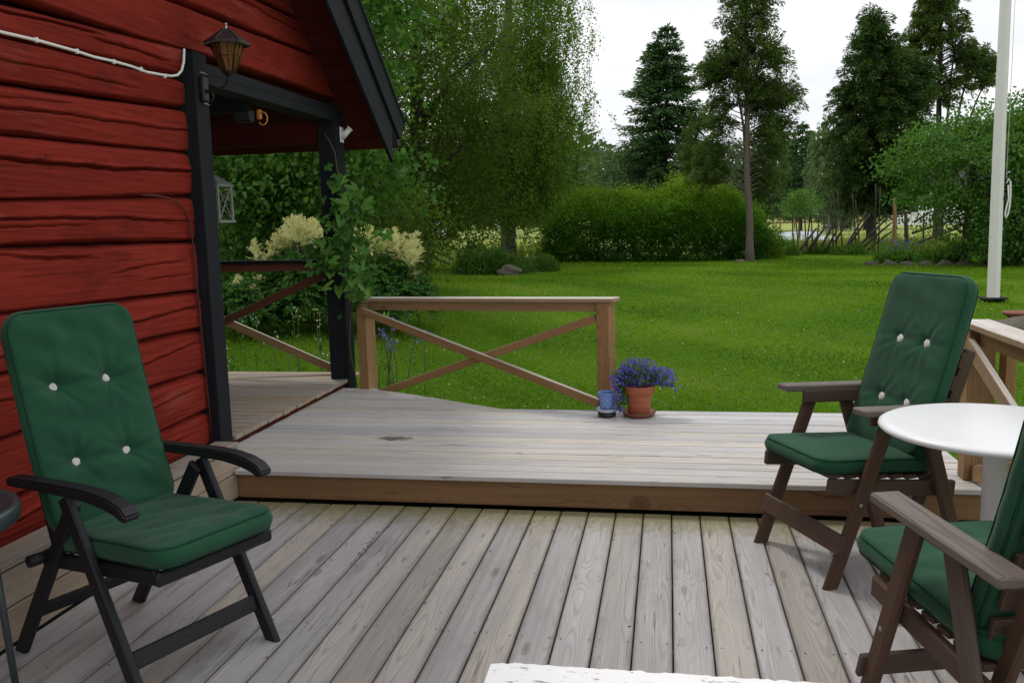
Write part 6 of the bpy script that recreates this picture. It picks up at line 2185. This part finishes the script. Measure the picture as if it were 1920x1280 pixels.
# bellflowers by the railing post, white flowers by the porch
rng = np.random.default_rng(801)
bl = thing("bellflower", "slender blue bellflowers growing by the left railing post", "plant", (-2.42, 7.42, gzf(-2.4, 7.4)))
bb, pp, lp = Buf(), [], []
for i in range(9):
    x_, y_ = rng.normal() * 0.10, rng.normal() * 0.08
    h_ = rng.uniform(0.55, 0.95)
    tx_ = x_ + rng.normal() * 0.08
    bb.tube([(x_, y_, 0), (x_ * 0.8 + tx_ * 0.2, y_, h_ * 0.5), (tx_, y_, h_)], 0.004, 5)
    for k in range(7):
        c_ = np.array([tx_, y_, h_]) + rng.normal(size=3) * 0.025
        d_ = rng.normal(size=3)
        pp.append((c_, d_))
    for k in range(14):
        s_ = rng.random()
        lp.append((np.array([x_ + (tx_ - x_) * s_, y_, h_ * s_]), rng.normal(size=3) + np.array([0, 0, 0.3])))
leaf_obj("blossom", [leaves(np.array([p[0] for p in pp]), np.array([p[1] for p in pp]), 0.035, 0.028, rng)], M["bell"], bl, "stuff")
leaf_obj("foliage", [leaves(np.array([p[0] for p in lp]), np.array([p[1] for p in lp]), 0.08, 0.022, rng, 0.4 + 0.6 * rng.random(len(lp)))], M["leaf_fresh"], bl)
bb.done("stem", M["stem"], bl)

wf = thing("white_flowers", "spindly plants with tiny white flowers behind the porch railing", "plant", (-4.1, 8.5, gzf(-4.1, 8.5)))
bb, pp, lp = Buf(), [], []
for i in range(15):
    x_, y_ = rng.uniform(-0.75, 0.85), rng.uniform(-0.3, 0.5)
    h_ = rng.uniform(0.3, 0.85)
    bb.tube([(x_, y_, 0), (x_ + rng.normal() * 0.04, y_, h_)], 0.003, 4)
    for k in range(4):
        pp.append((np.array([x_, y_, h_]) + rng.normal(size=3) * 0.03, rng.normal(size=3)))
    for k in range(12):
        lp.append((np.array([x_, y_, h_ * rng.random()]) + rng.normal(size=3) * 0.03, rng.normal(size=3)))
leaf_obj("blossom", [leaves(np.array([p[0] for p in pp]), np.array([p[1] for p in pp]), 0.03, 0.018, rng)], M["white_petal"], wf, "stuff")
leaf_obj("foliage", [leaves(np.array([p[0] for p in lp]), np.array([p[1] for p in lp]), 0.06, 0.024, rng)], M["leaf_arun"], wf)
bb.done("stem", M["stem"], wf)

# fallen leaf bits and twigs on the lower deck, most of them caught in the gaps
rng = np.random.default_rng(870)
n = 170
gx = -0.134 + 0.15 * rng.integers(-15, 11, n) + rng.normal(size=n) * np.where(rng.random(n) < 0.6, 0.006, 0.04)
gy = np.where(rng.random(n) < 0.45, 4.55 - np.abs(rng.normal(size=n)) * 0.25, rng.uniform(1.9, 4.5, n))
clus = rng.random(n) < 0.3
gx = np.where(clus, -1.49 + rng.normal(size=n) * 0.012, gx)
gy = np.where(clus, rng.uniform(3.75, 4.4, n), gy)
P = np.column_stack([gx, gy, np.full(n, 0.004)])
a = rng.random(n) * 6.28
D = np.column_stack([0.5 * np.cos(a), np.sin(a), 0.08 * rng.random(n)])
M["litter"] = leafmat("dry_leaf_bits", [(0.05, 0.03, 0.018), (0.12, 0.075, 0.04), (0.20, 0.14, 0.07)], 0.1, 0.8, 0.1)
lt = leaf_obj("leaf_litter", [leaves(P, D, rng.uniform(0.008, 0.024, n), rng.uniform(0.003, 0.009, n), rng, None, 0.06)], M["litter"], None)
tag(lt, "dry leaf bits and twig ends lying in the lower deck's gaps", None, None, "stuff")

# ------------------------------------------------------------------ lawn grass
rng = np.random.default_rng(901)


def scatter(n, p, y0, y1):
    """Points on the lawn, denser near the deck."""
    u = rng.random(n)
    Y = (y0 ** (1 - p) + u * (y1 ** (1 - p) - y0 ** (1 - p))) ** (1 / (1 - p))
    X = rng.uniform(-0.86, 0.56, n) * Y
    return X, Y


n = 390000
X, Y = scatter(n, 1.15, 6.3, 25.5)
keep = ~((X < 1.75) & (Y < 6.5) & (X > -2.9)) & ~((X < -2.75) & (Y < 7.75)) & ~((X > -2.8) & (X < -1.1) & (Y < 7.2 - 0.58 * (X + 2.6) + 0.04))
X, Y = X[keep], Y[keep]
ex = 30000                       # lawn beside the deck, and longer tufts the mower misses along its edges
X = np.concatenate([X, rng.uniform(1.78, 5.5, ex), rng.uniform(-1.15, 1.75, 5000), rng.uniform(-2.6, -1.2, 2500)])
Y = np.concatenate([Y, rng.uniform(0.5, 6.4, ex), 6.50 + 0.10 * rng.random(5000) ** 2, np.zeros(2500)])
Y[-2500:] = 7.2 - 0.60 * (X[-2500:] + 2.55) + 0.05 + 0.10 * rng.random(2500) ** 2
n = len(X)
tuft = np.zeros(n)
tuft[-7500:] = rng.random(7500) ** 2
P = np.column_stack([X, Y, gz(X, Y) - 0.004])
stripe = np.sin((X * 0.55 + Y * 0.85) * 3.4)
D = unit(rng.normal(size=(n, 3)) * 0.55 + np.array([0, 0, 1.0]) + np.column_stack([stripe * 0.45, stripe * 0.55, np.zeros(n)]))
patch = 0.16 * np.sin(X * 1.7 + 2 * np.sin(Y * 0.8)) + 0.13 * np.sin(Y * 2.3 + X * 0.9) + 0.08 * np.sin(X * 7 + Y * 5)
tint = np.clip(0.47 + 0.75 * patch + 0.06 * stripe + 0.10 * rng.normal(size=n), 0, 0.86)
dry = rng.random(n) < 0.05
tint[dry] = rng.uniform(0.8, 1.0, dry.sum())
S = unit(np.cross(D, rng.normal(size=(n, 3))))
Lb = (rng.uniform(0.018, 0.040, n) * (0.8 + 0.03 * Y) * (1 + 2.4 * tuft))[:, None]
Wb = (rng.uniform(0.0035, 0.0065, n) * (0.6 + 0.085 * Y))[:, None]
V = np.stack([P - S * Wb, P + S * Wb, P + D * Lb + rng.normal(size=(n, 3)) * 0.008], 1).reshape(-1, 3)
me = np_mesh("lawn_grass", V, np.arange(3 * n).reshape(n, 3), tint)
lg_ = obj("lawn_grass", me, M["grass"])
tag(lg_, "short mown lawn grass sloping up behind the deck", None, None, "stuff")
# clover leaves and small white heads in the lawn
n = 26000
X, Y = scatter(n, 1.5, 6.5, 20)
keep = ~((X < 1.75) & (Y < 6.5)) & ~((X < -2.75) & (Y < 7.75)) & ~((X > -2.8) & (X < -1.1) & (Y < 7.2 - 0.58 * (X + 2.6) + 0.08)) & (np.sin(X * 2.1) * np.sin(Y * 1.6) + 0.7 * rng.random(n) > 0.35)
X, Y = X[keep], Y[keep]
n = len(X)
P = np.column_stack([X, Y, gz(X, Y) + rng.uniform(0.02, 0.045, n)])
a = rng.random(n) * 6.28
D = np.column_stack([np.cos(a), np.sin(a), 0.15 * rng.normal(size=n)])
cv = leaf_obj("clover", [leaves(P, D, 0.024, 0.022, rng, 0.45 + 0.4 * rng.random(n), 0.02)], M["leaf_fresh"], None)
tag(cv, "clover and daisy leaves scattered through the lawn", None, None, "stuff")
n = 160
X, Y = scatter(n, 1.5, 6.8, 18)
keep = ~((X < -2.4) & (Y < 8)) & ~((X < -1.0) & (Y < 7.4))
X, Y = X[keep], Y[keep]
n = len(X)
P = np.column_stack([X, Y, gz(X, Y) + 0.055])
wh = leaf_obj("clover_heads", [leaves(P, unit(rng.normal(size=(n, 3))), 0.016, 0.014, rng), leaves(P, unit(rng.normal(size=(n, 3))), 0.016, 0.014, rng)], M["white_petal"], None)
tag(wh, "tiny white clover heads dotted over the lawn", None, None, "stuff")
